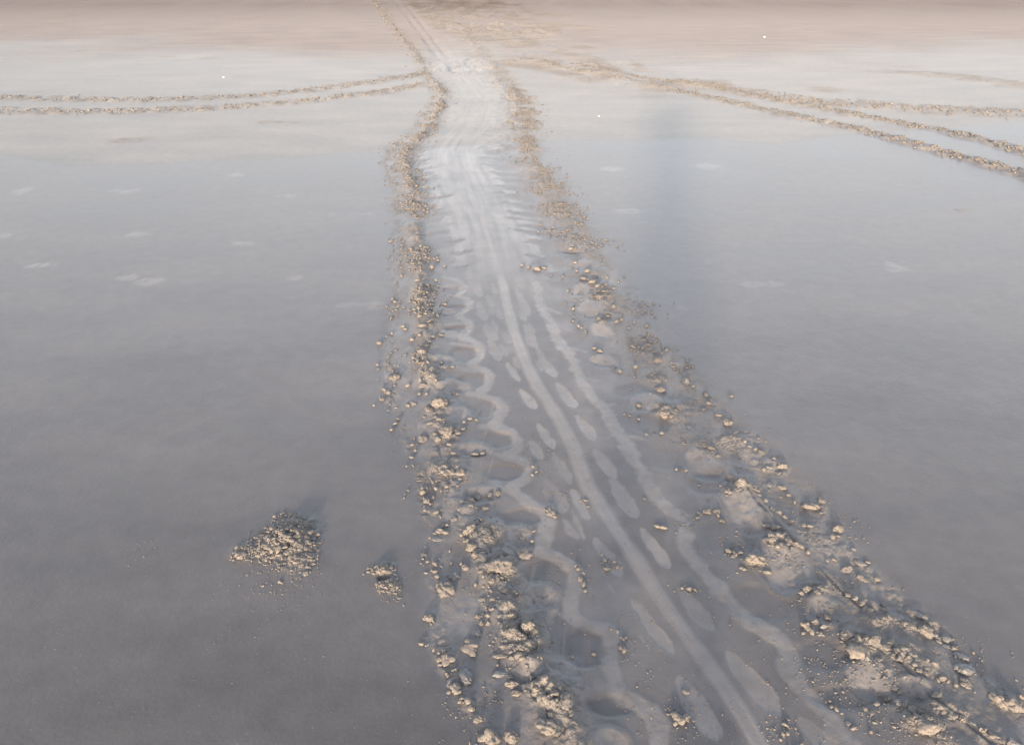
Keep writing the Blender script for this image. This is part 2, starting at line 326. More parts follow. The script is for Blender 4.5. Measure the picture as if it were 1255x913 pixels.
# --- smooth foot for the two heaps
for (x, y, rx, ry, h) in [(360, 655, 24, 17, .026), (340, 668, 34, 15, .014), (366, 682, 22, 22, .010), (302, 678, 22, 8, .008), (470, 699, 15, 8, .010), (476, 717, 15, 9, .007)]:
    m, r, _, _ = ell(x, y, rx, ry)
    g = np.exp(-(r * 1.1) ** 2)
    Z[m] += g * h * (.8 + fbm(X[m] * 60, Y[m] * 60, 2, 150) * .9)
    lump[m] = np.maximum(lump[m], sstep(.25, .7, g))

def height_at(x, y):
    r = int(np.clip(np.searchsorted(Yr, y), 1, NR - 1)); 
    sx = x / scale[r]; c = int(np.clip(np.searchsorted(S, sx), 1, NC - 1))
    return float(Z[r * NC + c])

# normals of the whole sheet
P3 = np.stack([X, Y, Z], 1).reshape(NR, NC, 3)
du = np.empty_like(P3); dv = np.empty_like(P3)
du[:, 1:-1] = P3[:, 2:] - P3[:, :-2]; du[:, 0] = P3[:, 1] - P3[:, 0]; du[:, -1] = P3[:, -1] - P3[:, -2]
dv[1:-1] = P3[2:] - P3[:-2]; dv[0] = P3[1] - P3[0]; dv[-1] = P3[-1] - P3[-2]
NRM = np.cross(du, dv).reshape(-1, 3); NRM /= np.linalg.norm(NRM, axis=1)[:, None]
P3 = P3.reshape(-1, 3)
ATT = np.stack([np.clip(lump, 0, 1), np.clip(pale, 0, 1), dry, dry2], 1).astype(np.float32)

# ------------------------------------------------------------------ materials
def nodes(name):
    m = bpy.data.materials.new(name); m.use_nodes = True
    nt = m.node_tree; nt.nodes.clear()
    out = nt.nodes.new('ShaderNodeOutputMaterial'); b = nt.nodes.new('ShaderNodeBsdfPrincipled')
    nt.links.new(b.outputs[0], out.inputs[0])
    return m, nt, b
def N(nt, t, **kw):
    n = nt.nodes.new(t)
    for k_, v in kw.items():
        if k_ in n.inputs: n.inputs[k_].default_value = v
        else: setattr(n, k_, v)
    return n
def mix(nt, fac, a, b, blend='MIX'):
    n = nt.nodes.new('ShaderNodeMix'); n.data_type = 'RGBA'; n.blend_type = blend
    for sock, v in ((n.inputs[0], fac), (n.inputs[6], a), (n.inputs[7], b)):
        if hasattr(v, 'is_linked'): nt.links.new(v, sock)
        else: sock.default_value = v if not isinstance(v, tuple) or len(v) == 4 else (*v, 1)
    return n.outputs[2]
def math_(nt, op, a, b=None, c=None, clamp=False):
    n = nt.nodes.new('ShaderNodeMath'); n.operation = op; n.use_clamp = clamp
    for i, v in enumerate((a, b, c)):
        if v is None: continue
        if hasattr(v, 'is_linked'): nt.links.new(v, n.inputs[i])
        else: n.inputs[i].default_value = v
    return n.outputs[0]
def noise(nt, vec, sc, det=3, rough=.5):
    n = N(nt, 'ShaderNodeTexNoise', Scale=sc, Detail=det, Roughness=rough); nt.links.new(vec, n.inputs['Vector']); return n.outputs['Fac']

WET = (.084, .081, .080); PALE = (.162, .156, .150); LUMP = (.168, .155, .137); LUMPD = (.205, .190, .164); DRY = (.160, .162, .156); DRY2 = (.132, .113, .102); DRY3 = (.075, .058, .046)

def sand_material():
    m, nt, b = nodes('damp beach sand')
    geo = N(nt, 'ShaderNodeNewGeometry'); pos = geo.outputs['Position']
    at = N(nt, 'ShaderNodeAttribute', attribute_name='sand')
    sep = N(nt, 'ShaderNodeSeparateColor'); nt.links.new(at.outputs['Color'], sep.inputs[0])
    lumpv, palev, dryv, dry2v = sep.outputs[0], sep.outputs[1], sep.outputs[2], at.outputs['Alpha']
    mp = N(nt, 'ShaderNodeMapping'); nt.links.new(pos, mp.inputs[0]); mp.inputs['Scale'].default_value = (.6, 1.5, 1)
    big = noise(nt, mp.outputs[0], 1.6, 4, .55)
    midn = noise(nt, pos, 14, 3, .6)
    fine = noise(nt, pos, 420, 2, .7)
    grain = noise(nt, pos, 1400, 1, .5)
    c = mix(nt, palev, WET, PALE)
    c = mix(nt, math_(nt, 'MULTIPLY', dryv, .75), c, DRY)
    c = mix(nt, math_(nt, 'MULTIPLY', dry2v, .8), c, DRY2)
    sx0 = N(nt, 'ShaderNodeSeparateXYZ'); nt.links.new(pos, sx0.inputs[0])
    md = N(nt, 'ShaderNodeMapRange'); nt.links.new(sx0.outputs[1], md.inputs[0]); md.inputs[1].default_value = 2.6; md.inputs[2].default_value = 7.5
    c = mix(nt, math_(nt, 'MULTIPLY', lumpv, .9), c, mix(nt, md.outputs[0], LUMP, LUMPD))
    sx = N(nt, 'ShaderNodeSeparateXYZ'); nt.links.new(pos, sx.inputs[0])
    mr = N(nt, 'ShaderNodeMapRange'); nt.links.new(math_(nt, 'MULTIPLY_ADD', big, 9.0, sx.outputs[1]), mr.inputs[0]); mr.inputs[1].default_value = 27; mr.inputs[2].default_value = 37
    mp2 = N(nt, 'ShaderNodeMapping'); nt.links.new(pos, mp2.inputs[0]); mp2.inputs['Scale'].default_value = (.5, .10, 1)
    bl_ = noise(nt, mp2.outputs[0], 2.0, 4, .6)
    c = mix(nt, math_(nt, 'MULTIPLY', mr.outputs[0], math_(nt, 'MULTIPLY_ADD', bl_, .8, .45, clamp=True), clamp=True), c, DRY3)
    # blotches of differently damp sand
    v = math_(nt, 'MULTIPLY_ADD', big, .9, .55)
    v2 = math_(nt, 'MULTIPLY_ADD', midn, .46, .77)
    v3 = math_(nt, 'MULTIPLY_ADD', fine, .8, .60)
    v4 = math_(nt, 'MULTIPLY_ADD', grain, .5, .75)
    vv = math_(nt, 'MULTIPLY', math_(nt, 'MULTIPLY', v, v2), math_(nt, 'MULTIPLY', v3, v4))
    cc = N(nt, 'ShaderNodeCombineColor')
    for i in range(3): nt.links.new(vv, cc.inputs[i])
    c = mix(nt, 1.0, c, cc.outputs[0], 'MULTIPLY')
    # sparse pale shell grains
    vo = N(nt, 'ShaderNodeTexVoronoi', Scale=130.0); nt.links.new(pos, vo.inputs['Vector'])
    sepc = N(nt, 'ShaderNodeSeparateColor'); nt.links.new(vo.outputs['Color'], sepc.inputs[0])
    dot = math_(nt, 'MULTIPLY', math_(nt, 'LESS_THAN', vo.outputs['Distance'], .22), math_(nt, 'GREATER_THAN', sepc.outputs[0], .965))
    c = mix(nt, math_(nt, 'MULTIPLY', dot, .15), c, (.5, .47, .42))
    nt.links.new(c, b.inputs['Base Color'])
    # wet = smoother
    r = math_(nt, 'MULTIPLY_ADD', lumpv, .34, .40)
    r = math_(nt, 'MULTIPLY_ADD', palev, -.03, r)
    r = math_(nt, 'MULTIPLY_ADD', dryv, .13, r)
    r = math_(nt, 'MULTIPLY_ADD', dry2v, .15, r)
    r = math_(nt, 'MULTIPLY_ADD', big, .14, math_(nt, 'SUBTRACT', r, .07), clamp=True)
    nt.links.new(r, b.inputs['Roughness'])
    b.inputs['IOR'].default_value = 1.43
    b.inputs['Diffuse Roughness'].default_value = .6
    nt.links.new(math_(nt, 'MULTIPLY_ADD', dry2v, -.22, .5), b.inputs['Specular IOR Level'])
    hgt = math_(nt, 'ADD', math_(nt, 'MULTIPLY', fine, .0012), math_(nt, 'ADD', math_(nt, 'MULTIPLY', noise(nt, pos, 70, 4, .65), .005), math_(nt, 'MULTIPLY', grain, .0004)))
    vc = N(nt, 'ShaderNodeTexVoronoi', Scale=85.0); nt.links.new(pos, vc.inputs['Vector'])
    vc2 = N(nt, 'ShaderNodeTexVoronoi', Scale=190.0); nt.links.new(pos, vc2.inputs['Vector'])
    crumb = math_(nt, 'MULTIPLY', math_(nt, 'ADD', math_(nt, 'MULTIPLY', vc.outputs['Distance'], -.006), math_(nt, 'MULTIPLY', vc2.outputs['Distance'], -.003)), lumpv)
    hgt = math_(nt, 'ADD', hgt, crumb)
    st = math_(nt, 'MULTIPLY_ADD', lumpv, .8, .28)
    st = math_(nt, 'MULTIPLY_ADD', dryv, .2, st, clamp=True)
    bp = N(nt, 'ShaderNodeBump', Distance=1.0); nt.links.new(hgt, bp.inputs['Height']); nt.links.new(st, bp.inputs['Strength'])
    nt.links.new(bp.outputs[0], b.inputs['Normal'])
    return m

def clod_material(name, c1, c2, rough=.8):
    m, nt, b = nodes(name)
    geo = N(nt, 'ShaderNodeNewGeometry'); pos = geo.outputs['Position']
    n1 = noise(nt, pos, 60, 3, .6); n2 = noise(nt, pos, 700, 2, .7); n0 = noise(nt, pos, 9, 2, .5)
    f = math_(nt, 'MULTIPLY_ADD', math_(nt, 'ADD', n1, n0), 1.4, -.9, clamp=True)
    oi = N(nt, 'ShaderNodeObjectInfo')
    rnd = math_(nt, 'FRACT', math_(nt, 'ADD', geo.outputs['Random Per Island'], oi.outputs['Random']))
    sxx = N(nt, 'ShaderNodeSeparateXYZ'); nt.links.new(pos, sxx.inputs[0])
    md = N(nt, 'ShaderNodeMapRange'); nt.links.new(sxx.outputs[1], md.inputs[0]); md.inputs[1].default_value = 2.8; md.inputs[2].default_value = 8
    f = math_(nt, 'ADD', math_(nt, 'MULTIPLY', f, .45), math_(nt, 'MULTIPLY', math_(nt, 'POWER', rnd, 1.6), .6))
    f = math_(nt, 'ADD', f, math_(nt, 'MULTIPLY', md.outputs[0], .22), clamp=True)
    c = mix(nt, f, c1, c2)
    v = math_(nt, 'MULTIPLY_ADD', n2, .6, .7)
    cc = N(nt, 'ShaderNodeCombineColor')
    for i in range(3): nt.links.new(v, cc.inputs[i])
    c = mix(nt, 1.0, c, cc.outputs[0], 'MULTIPLY')
    nt.links.new(c, b.inputs['Base Color']); b.inputs['Roughness'].default_value = rough
    h = math_(nt, 'ADD', math_(nt, 'MULTIPLY', n2, .0012), math_(nt, 'MULTIPLY', noise(nt, pos, 240, 3, .6), .003))
    bp = N(nt, 'ShaderNodeBump', Strength=.5, Distance=1.0); nt.links.new(h, bp.inputs['Height']); nt.links.new(bp.outputs[0], b.inputs['Normal'])
    return m
SAND = sand_material()
CLOD = clod_material('crumbly beige sand', (.118, .112, .104), (.172, .153, .128))
CLOD_GREY = clod_material('wet grey sand lump', (.11, .11, .11), (.15, .147, .14), .5)
def plain(name, c, r=.7):
    m, nt, b = nodes(name)
    geo = N(nt, 'ShaderNodeNewGeometry'); n = noise(nt, geo.outputs['Position'], 30, 3)
    nt.links.new(mix(nt, n, tuple(x * .8 for x in c), tuple(min(1, x * 1.2) for x in c)), b.inputs['Base Color']); b.inputs['Roughness'].default_value = r
    return m

# ------------------------------------------------------------------ objects helpers
def tag(o, label=None, cat=None, group=None, kind=None):
    if label: o['label'] = label
    if cat: o['category'] = cat
    if group: o['group'] = group
    if kind: o['kind'] = kind
    return o
def link(o, parent=None):
    col.objects.link(o); o.parent = parent; return o
def empty(name, loc=(0, 0, 0)):
    o = bpy.data.objects.new(name, None); o.location = loc; o.empty_display_size = .05; return link(o)

faces_all = None
def build_sheet():
    r = np.arange(NR - 1)[:, None]; c = np.arange(NC - 1)[None, :]
    a = (r * NC + c).ravel()
    return np.stack([a, a + 1, a + 1 + NC, a + NC], 1)
FA = build_sheet(); FID = OID[FA[:, 0]]
def sheet_object(name, ids, parent=None):
    f = FA[np.isin(FID, ids)]
    if not len(f): return None
    used, inv = np.unique(f.ravel(), return_inverse=True)
    me = bpy.data.meshes.new(name)
    me.vertices.add(len(used)); me.vertices.foreach_set('co', P3[used].astype(np.float32).ravel())
    me.loops.add(f.size); me.loops.foreach_set('vertex_index', inv.astype(np.int32).ravel())
    me.polygons.add(len(f)); me.polygons.foreach_set('loop_start', np.arange(0, f.size, 4, dtype=np.int32)); me.polygons.foreach_set('loop_total', np.full(len(f), 4, np.int32))
    me.update(calc_edges=True)
    at = me.attributes.new('sand', 'FLOAT_COLOR', 'POINT'); at.data.foreach_set('color', ATT[used].ravel())
    me.shade_smooth()
    me.normals_split_custom_set_from_vertices(NRM[used].tolist() if len(used) < 0 else NRM[used].astype(np.float32))
    me.materials.append(SAND)
    return link(bpy.data.objects.new(name, me), parent)

tag(sheet_object('sand', [0]), kind='structure')
tr = sheet_object('animal_track', [1])
tag(tr, 'wide trampled turtle crawl track crossing the wet beach from bottom right to top', 'animal track')
o = sheet_object('sand_berm', [2], tr)
o['label'] = 'crumbly raised bank along the left side of the track'
o = sheet_object('sand_berm', [3], tr); o['label'] = 'broad crumbly bank along the right side of the track'
o = sheet_object('flipper_sweep', [4], tr); o['label'] = 'pale scalloped band of smeared sand left of the tail line'
o = sheet_object('flipper_sweep', [5], tr); o['label'] = 'pale wavy band of smeared sand right of the tail line'
o = sheet_object('tail_drag', [6], tr); o['label'] = 'pale straight tail line down the middle of the track'
for i in range(len(OVALS)): sheet_object('flipper_print', [100 + i], tr)
for ti, (lab, ruts, w, amp) in enumerate(TYRES):
    if len(ruts) == 1:
        o = sheet_object('tyre_track', [10 + ti * 2]); tag(o, lab, 'tyre track')
    else:
        e = empty('tyre_track', (*G(*ruts[0][2]), 0)); tag(e, lab, 'tyre track')
        for ri in range(2):
            o = sheet_object('rut', [10 + ti * 2 + ri])
            o.parent = e; o.matrix_parent_inverse = Matrix.Translation(-e.location)

# ------------------------------------------------------------------ lumps of sand
def ico(sub):
    bm = bmesh.new(); bmesh.ops.create_icosphere(bm, subdivisions=sub, radius=1)
    v = np.array([p.co[:] for p in bm.verts]); f = np.array([[q.index for q in p.verts] for p in bm.faces]); bm.free(); return v, f
def n3(v, sc, sd):
    return (fbm(v[:, 0] * sc + v[:, 2] * sc * .7 + 5, v[:, 1] * sc - v[:, 2] * sc * .6 + 3, 3, sd) + fbm(v[:, 2] * sc + 9, v[:, 0] * sc * .8 + v[:, 1] * sc * .5, 3, sd + 9)) 
def clod_verts(base, r_, kind):
    """a broken sand lump about 1 wide: several fused knobs, cracks between, flattened underside"""
    v = base.copy()
    nk = {'smooth': 3, 'knobby': 9, 'slab': 4, 'angular': 5}[kind]
    cen = r_.normal(0, .36 if kind != 'smooth' else .2, (nk, 3)); cen[:, 2] = np.abs(cen[:, 2]) * .6
    rad = r_.uniform(.42, .68, nk) if kind != 'knobby' else r_.uniform(.28, .5, nk)
    if kind == 'slab': cen[:, 2] *= .3
    cen[0] = 0
    rad[0] = .62
    best = np.zeros(len(v))
    for c, q in zip(cen, rad):                     # ray from the centre to each fused ball
        bq = v @ c; disc = bq * bq - (c @ c - q * q)
        t = np.where(disc > 0, bq + np.sqrt(np.maximum(disc, 0)), 0)
        best = np.maximum(best, t)
    if kind == 'angular':
        pl = r_.normal(0, 1, (11, 3)); pl /= np.linalg.norm(pl, axis=1)[:, None]; off = r_.uniform(.42, .75, 11)
        for n_, d_ in zip(pl, off):
            k_ = v @ n_; t = np.where(k_ > .05, d_ / np.maximum(k_, .05), 9); best = np.minimum(best, t)
    sd = int(r_.integers(1, 9999))
    best *= 1 + .22 * n3(v, 3.2, sd) + .22 * n3(v, 8, sd + 1) + .10 * n3(v, 19, sd + 2)
    v = v * best[:, None]
    v[:, 2] *= {'smooth': .62, 'knobby': .8, 'slab': .36, 'angular': .75}[kind]
    v[:, 2] = np.maximum(v[:, 2], -.16)
    return v / (np.ptp(v[:, 0]))
def mesh_from(name, v, f, mat):
    me = bpy.data.meshes.new(name); me.from_pydata(v.tolist(), [], f.tolist()); me.shade_smooth(); me.materials.append(mat); return me
I4, I3, I1 = ico(4), ico(3), ico(1)
I2 = ico(2)
kinds = ['smooth', 'knobby', 'slab', 'angular']
PRO = {}
for kd in kinds:
    PRO[kd] = [mesh_from('clod_' + kd, clod_verts(I4[0], rng, kd), I4[1], CLOD) for _ in range(6)]
GREY = {kd: [mesh_from('grey_clod_' + kd, clod_verts(I4[0], rng, kd), I4[1], CLOD_GREY) for _ in range(2)] for kd in kinds}

def place_clod(px, py, w, kd, label, group=None, asp=1.0, rot=None, tall=1.0, grey=False, name='sand_clod'):
    wm = w * mpp(py)
    x, y = G(px, py + .22 * w)
    z = height_at(x, y)
    if (py + 50) > 0 and z > .008:
        x, y = G(px, py + .22 * w, z)
        z = min(height_at(x, y), z + .01)
    me = random.choice((GREY if grey else PRO)[kd])
    o = bpy.data.objects.new(name, me)
    o.location = (x, y, z - .01 * wm * tall)
    o.scale = (wm, wm * asp, wm * tall)
    o.rotation_euler = (random.uniform(-.25, .25), random.uniform(-.25, .25), random.uniform(0, 6.28) if rot is None else rot)
    link(o); tag(o, label, 'sand clod', group)
    return o

# clods one can tell apart: x, y, width px, kind, label, options
DIST = [
 (545, 716, 24, 'angular', 'flat-faced beige sand clod at the outer left edge, below the hook of grey crumbs', dict(rot=.4)),
 (572, 824, 21, 'smooth', 'smooth egg-shaped grey clod leaning on the lower left chain of crumbs', dict(asp=1.5, tall=1.2, rot=.2, grey=True)),
 (526, 753, 15, 'angular', 'small wedge-shaped beige clod standing alone below the flat-faced clod', {}),
 (806, 437, 14, 'smooth', 'lone orange-lit rounded clod at the right edge, half way up the track', {}),
 (994, 613, 24, 'slab', 'bright tan flat clod lying alone outside the right bank, farther of two', dict(tall=1.4, rot=.2)),
 (1027, 643, 19, 'angular', 'stubby tan clod with a notched top just outside the right bank', {}),
 (1060, 703, 23, 'slab', 'long tan clod under a leaning grey sliver on the right edge', dict(tall=1.3, rot=-.4)),
 (1054, 688, 10, 'slab', 'leaning grey sliver of sand above the long tan clod on the right edge', dict(asp=2.0, tall=1.8, rot=.5, grey=True)),
 (1038, 693, 14, 'angular', 'small low clod just left of the long tan clod on the right edge', {}),
 (956, 568, 12, 'angular', 'upright narrow clod at the outer right edge with a tan foot', dict(tall=1.7)),
 (841, 464, 13, 'angular', 'small triangular grey clod at the outer right edge near mid frame', dict(tall=1.3, grey=True)),
 (896, 482, 8, 'smooth', 'tiny lone clod on the smooth wet sand right of the track', {}),
 (1058, 784, 34, 'slab', 'largest tan broken slab on the right inner bank', dict(tall=1.5, rot=-.3)),
 (1036, 777, 18, 'knobby', 'beige knobby clod touching the left end of the largest right slab', {}),
 (1177, 796, 22, 'slab', 'upper of two flat grey clods at the right outer edge', dict(tall=1.2, grey=True, rot=-.2)),
 (1185, 812, 22, 'slab', 'lower of two flat grey clods at the right outer edge', dict(tall=1.0, grey=True)),
 (1184, 833, 18, 'knobby', 'pale knobby clod just below the two flat grey clods', {}),
 (1224, 853, 24, 'knobby', 'beige ragged clod, left half of the long pile at the lower right frame edge', dict(asp=.8)),
 (1245, 861, 24, 'knobby', 'beige ragged clod, right half of the long pile at the lower right frame edge', dict(asp=.8)),
 (1132, 768, 20, 'knobby', 'tan knobby clod at the end of the crumb wall on the right outer bank', {}),
 (1124, 750, 9, 'slab', 'slim upright grey flake above the tan end of the right crumb wall', dict(asp=2.4, tall=1.6, rot=.5, grey=True)),
 (1160, 776, 14, 'smooth', 'rounded grey clod between the crumb wall and the flat grey pair', dict(grey=True)),
 (1131, 880, 28, 'angular', 'broad tan clod near the bottom edge on the right inner bank', {}),
 (925, 684, 17, 'angular', 'beige block at the inner foot of the right bank beside a pale scoop', {}),
 (866, 621, 13, 'knobby', 'tan hooked clod on the dark sand inside the right bank', {}),
 (878, 621, 11, 'smooth', 'tan rounded clod joined to the right of the hooked clod', {}),
 (988, 716, 17, 'angular', 'arched beige clod with a dark gap beneath on the right bank', {}),
 (946, 657, 17, 'knobby', 'tan knobby clod at the top of the second large pale scoop', {}),
 (893, 600, 13, 'knobby', 'pinkish knobby clod at the top of the largest pale scoop', {}),
 (735, 361, 14, 'smooth', 'bright tan mound-like clod high on the right bank, upper of two', dict(tall=.8)),
 (735, 388, 9, 'angular', 'bright tan block high on the right bank, lower of two', {}),
 (613, 690, 30, 'angular', 'large cracked tan block in the middle of the left bank', dict(tall=.9)),
 (645, 781, 30, 'angular', 'large split tan block on the left bank, above the smooth scoop', dict(tall=.9)),
 (640, 796, 22, 'slab', 'flat tan slab directly below the large split block on the left bank', dict(tall=1.5)),
 (690, 858, 25, 'angular', 'large upright tan block low on the left bank, beside a curved sliver', dict(tall=1.1)),
 (603, 897, 28, 'knobby', 'knobby clod on the bottom edge of the frame, left one of a pair', {}),
 (627, 896, 21, 'smooth', 'rounded clod on the bottom edge of the frame, right one of a pair', dict(tall=1.5)),
 (672, 888, 30, 'knobby', 'dark-cracked ragged clod at the bottom of the left bank', dict(tall=.7)),
 (586, 876, 15, 'smooth', 'rounded clod ending the curved crumb chain at lower left', {}),
 (577, 865, 12, 'smooth', 'second to last clod of the curved crumb chain at lower left', {}),
 (546, 803, 20, 'knobby', 'tan knobby clod in the lower left chain, left of the smooth grey egg', {}),
 (556, 838, 18, 'knobby', 'tan knobby clod directly below left of the smooth grey egg', {}),
 (577, 786, 24, 'knobby', 'flat-based cluster of beige sand between the left chain and the left bank', dict(tall=.8)),
 (583, 771, 11, 'slab', 'grey sand flake resting above the flat-based beige cluster', dict(grey=True, tall=1.2)),
 (589, 730, 15, 'slab', 'tan pointed flake on the outer side of the left bank', {}),
 (577, 649, 17, 'knobby', 'tan two-knobbed clod on the left bank above the rough round mound', {}),
 (578, 668, 14, 'angular', 'tan square clod just below the two-knobbed clod', {}),
 (571, 606, 14, 'slab', 'tan clod at the top of the big ragged heap in the left bank', dict(tall=1.3)),
 (593, 619, 10, 'smooth', 'small tan ball in the ragged heap of the left bank', {}),
 (557, 632, 13, 'slab', 'tan oblong clod on the outer side of the left bank', dict(tall=1.3)),
 (571, 692, 11, 'smooth', 'tan ball-like clod touching a dull grey lump on the left', {}),
 (556, 701, 16, 'smooth', 'dull grey lump above the flat-faced clod on the left', dict(grey=True)),
 (536, 656, 14, 'slab', 'grey oblong clod in the oblique left chain of crumbs', dict(rot=.6, tall=1.2, grey=True)),
 (520, 532, 16, 'smooth', 'smooth tan tongue-shaped clod on the outer left bank', dict(tall=.7, rot=.2)),
 (533, 530, 8, 'smooth', 'small tan clod touching the tongue-shaped clod', {}),
 (548, 528, 19, 'angular', 'tan block with a dark hollow on the upper left bank', {}),
 (540, 490, 18, 'angular', 'tan smooth-faced block above a blue-grey scoop on the left bank', dict(tall=.9)),
 (526, 457, 18, 'smooth', 'tan rounded cap on the left bank near mid frame', dict(tall=.8)),
 (516, 360, 18, 'knobby', 'orange-tinted crumbly clod high on the left bank', dict(tall=.6)),
 (518, 427, 14, 'smooth', 'tan low clod on the left bank right above the rounded cap', dict(tall=.8)),
 (564, 578, 13, 'angular', 'tan split clod right of the gap in the left bank', {}),
 (547, 577, 15, 'knobby', 'tan crumbly clod left of the split clod', {}),
 (545, 561, 8, 'slab', 'thin grey blade of sand standing in the left bank', dict(asp=2.2, tall=1.5, grey=True, rot=.3)),
 (484, 461, 13, 'knobby', 'yellowish crumbly clod far out on the left edge', {}),
 (475, 478, 11, 'smooth', 'rounded grey-tan clod below the yellowish clod on the left edge', {}),
 (469, 487, 9, 'knobby', 'outermost knobby clod of the left edge', {}),
 (465, 419, 8, 'smooth', 'lone oval clod at the far left end of a thin crumb chain', dict(tall=1.3)),
 (505, 490, 15, 'slab', 'beige oblong clod between the left edge and the bank', dict(rot=.5, tall=1.2)),
 (675, 624, 17, 'knobby', 'spiky cluster of tan crumbs at a tip of the scalloped band, upper one', dict(tall=.7)),
 (834, 875, 20, 'knobby', 'spiky beige clod at the lowest tip of the scalloped band', {}),
 (762, 787, 11, 'smooth', 'small beige clod at the tip of the scalloped band above the lowest', {}),
 (764, 778, 9, 'knobby', 'dark-sided crumb clod at the tip of the scalloped band above the lowest', {}),
 (712, 705, 9, 'smooth', 'round pebble-like clod at the third lowest scallop tip', {}),
 (642, 673, 20, 'knobby', 'dark-edged crumbly clod right of the rough round mound', dict(tall=.7)),
 (712, 862, 8, 'smooth', 'small tan knob on the end of the curved sliver low on the left bank', {}),
 (904, 536, 11, 'slab', 'orange-lit flat clod on the outer right bank', {}), (891, 515, 13, 'knobby', 'white-topped forked clod on the outer right bank', dict(tall=1.3)),
 (860, 497, 12, 'slab', 'tan pointed flake on the outer right bank near mid frame', dict(tall=1.3)),
 (935, 551, 14, 'slab', 'thin orange-lit flake just above the upright narrow clod', {}),
 (815, 500, 14, 'knobby', 'pinkish crumbly clod on the right bank near mid frame', {}),
 (809, 473, 13, 'knobby', 'tan crumbly clod with a dark slit on the right bank', {}),
]
for (px, py, w, kd, lab, kw) in DIST: place_clod(px, py, w, kd, lab, **kw)

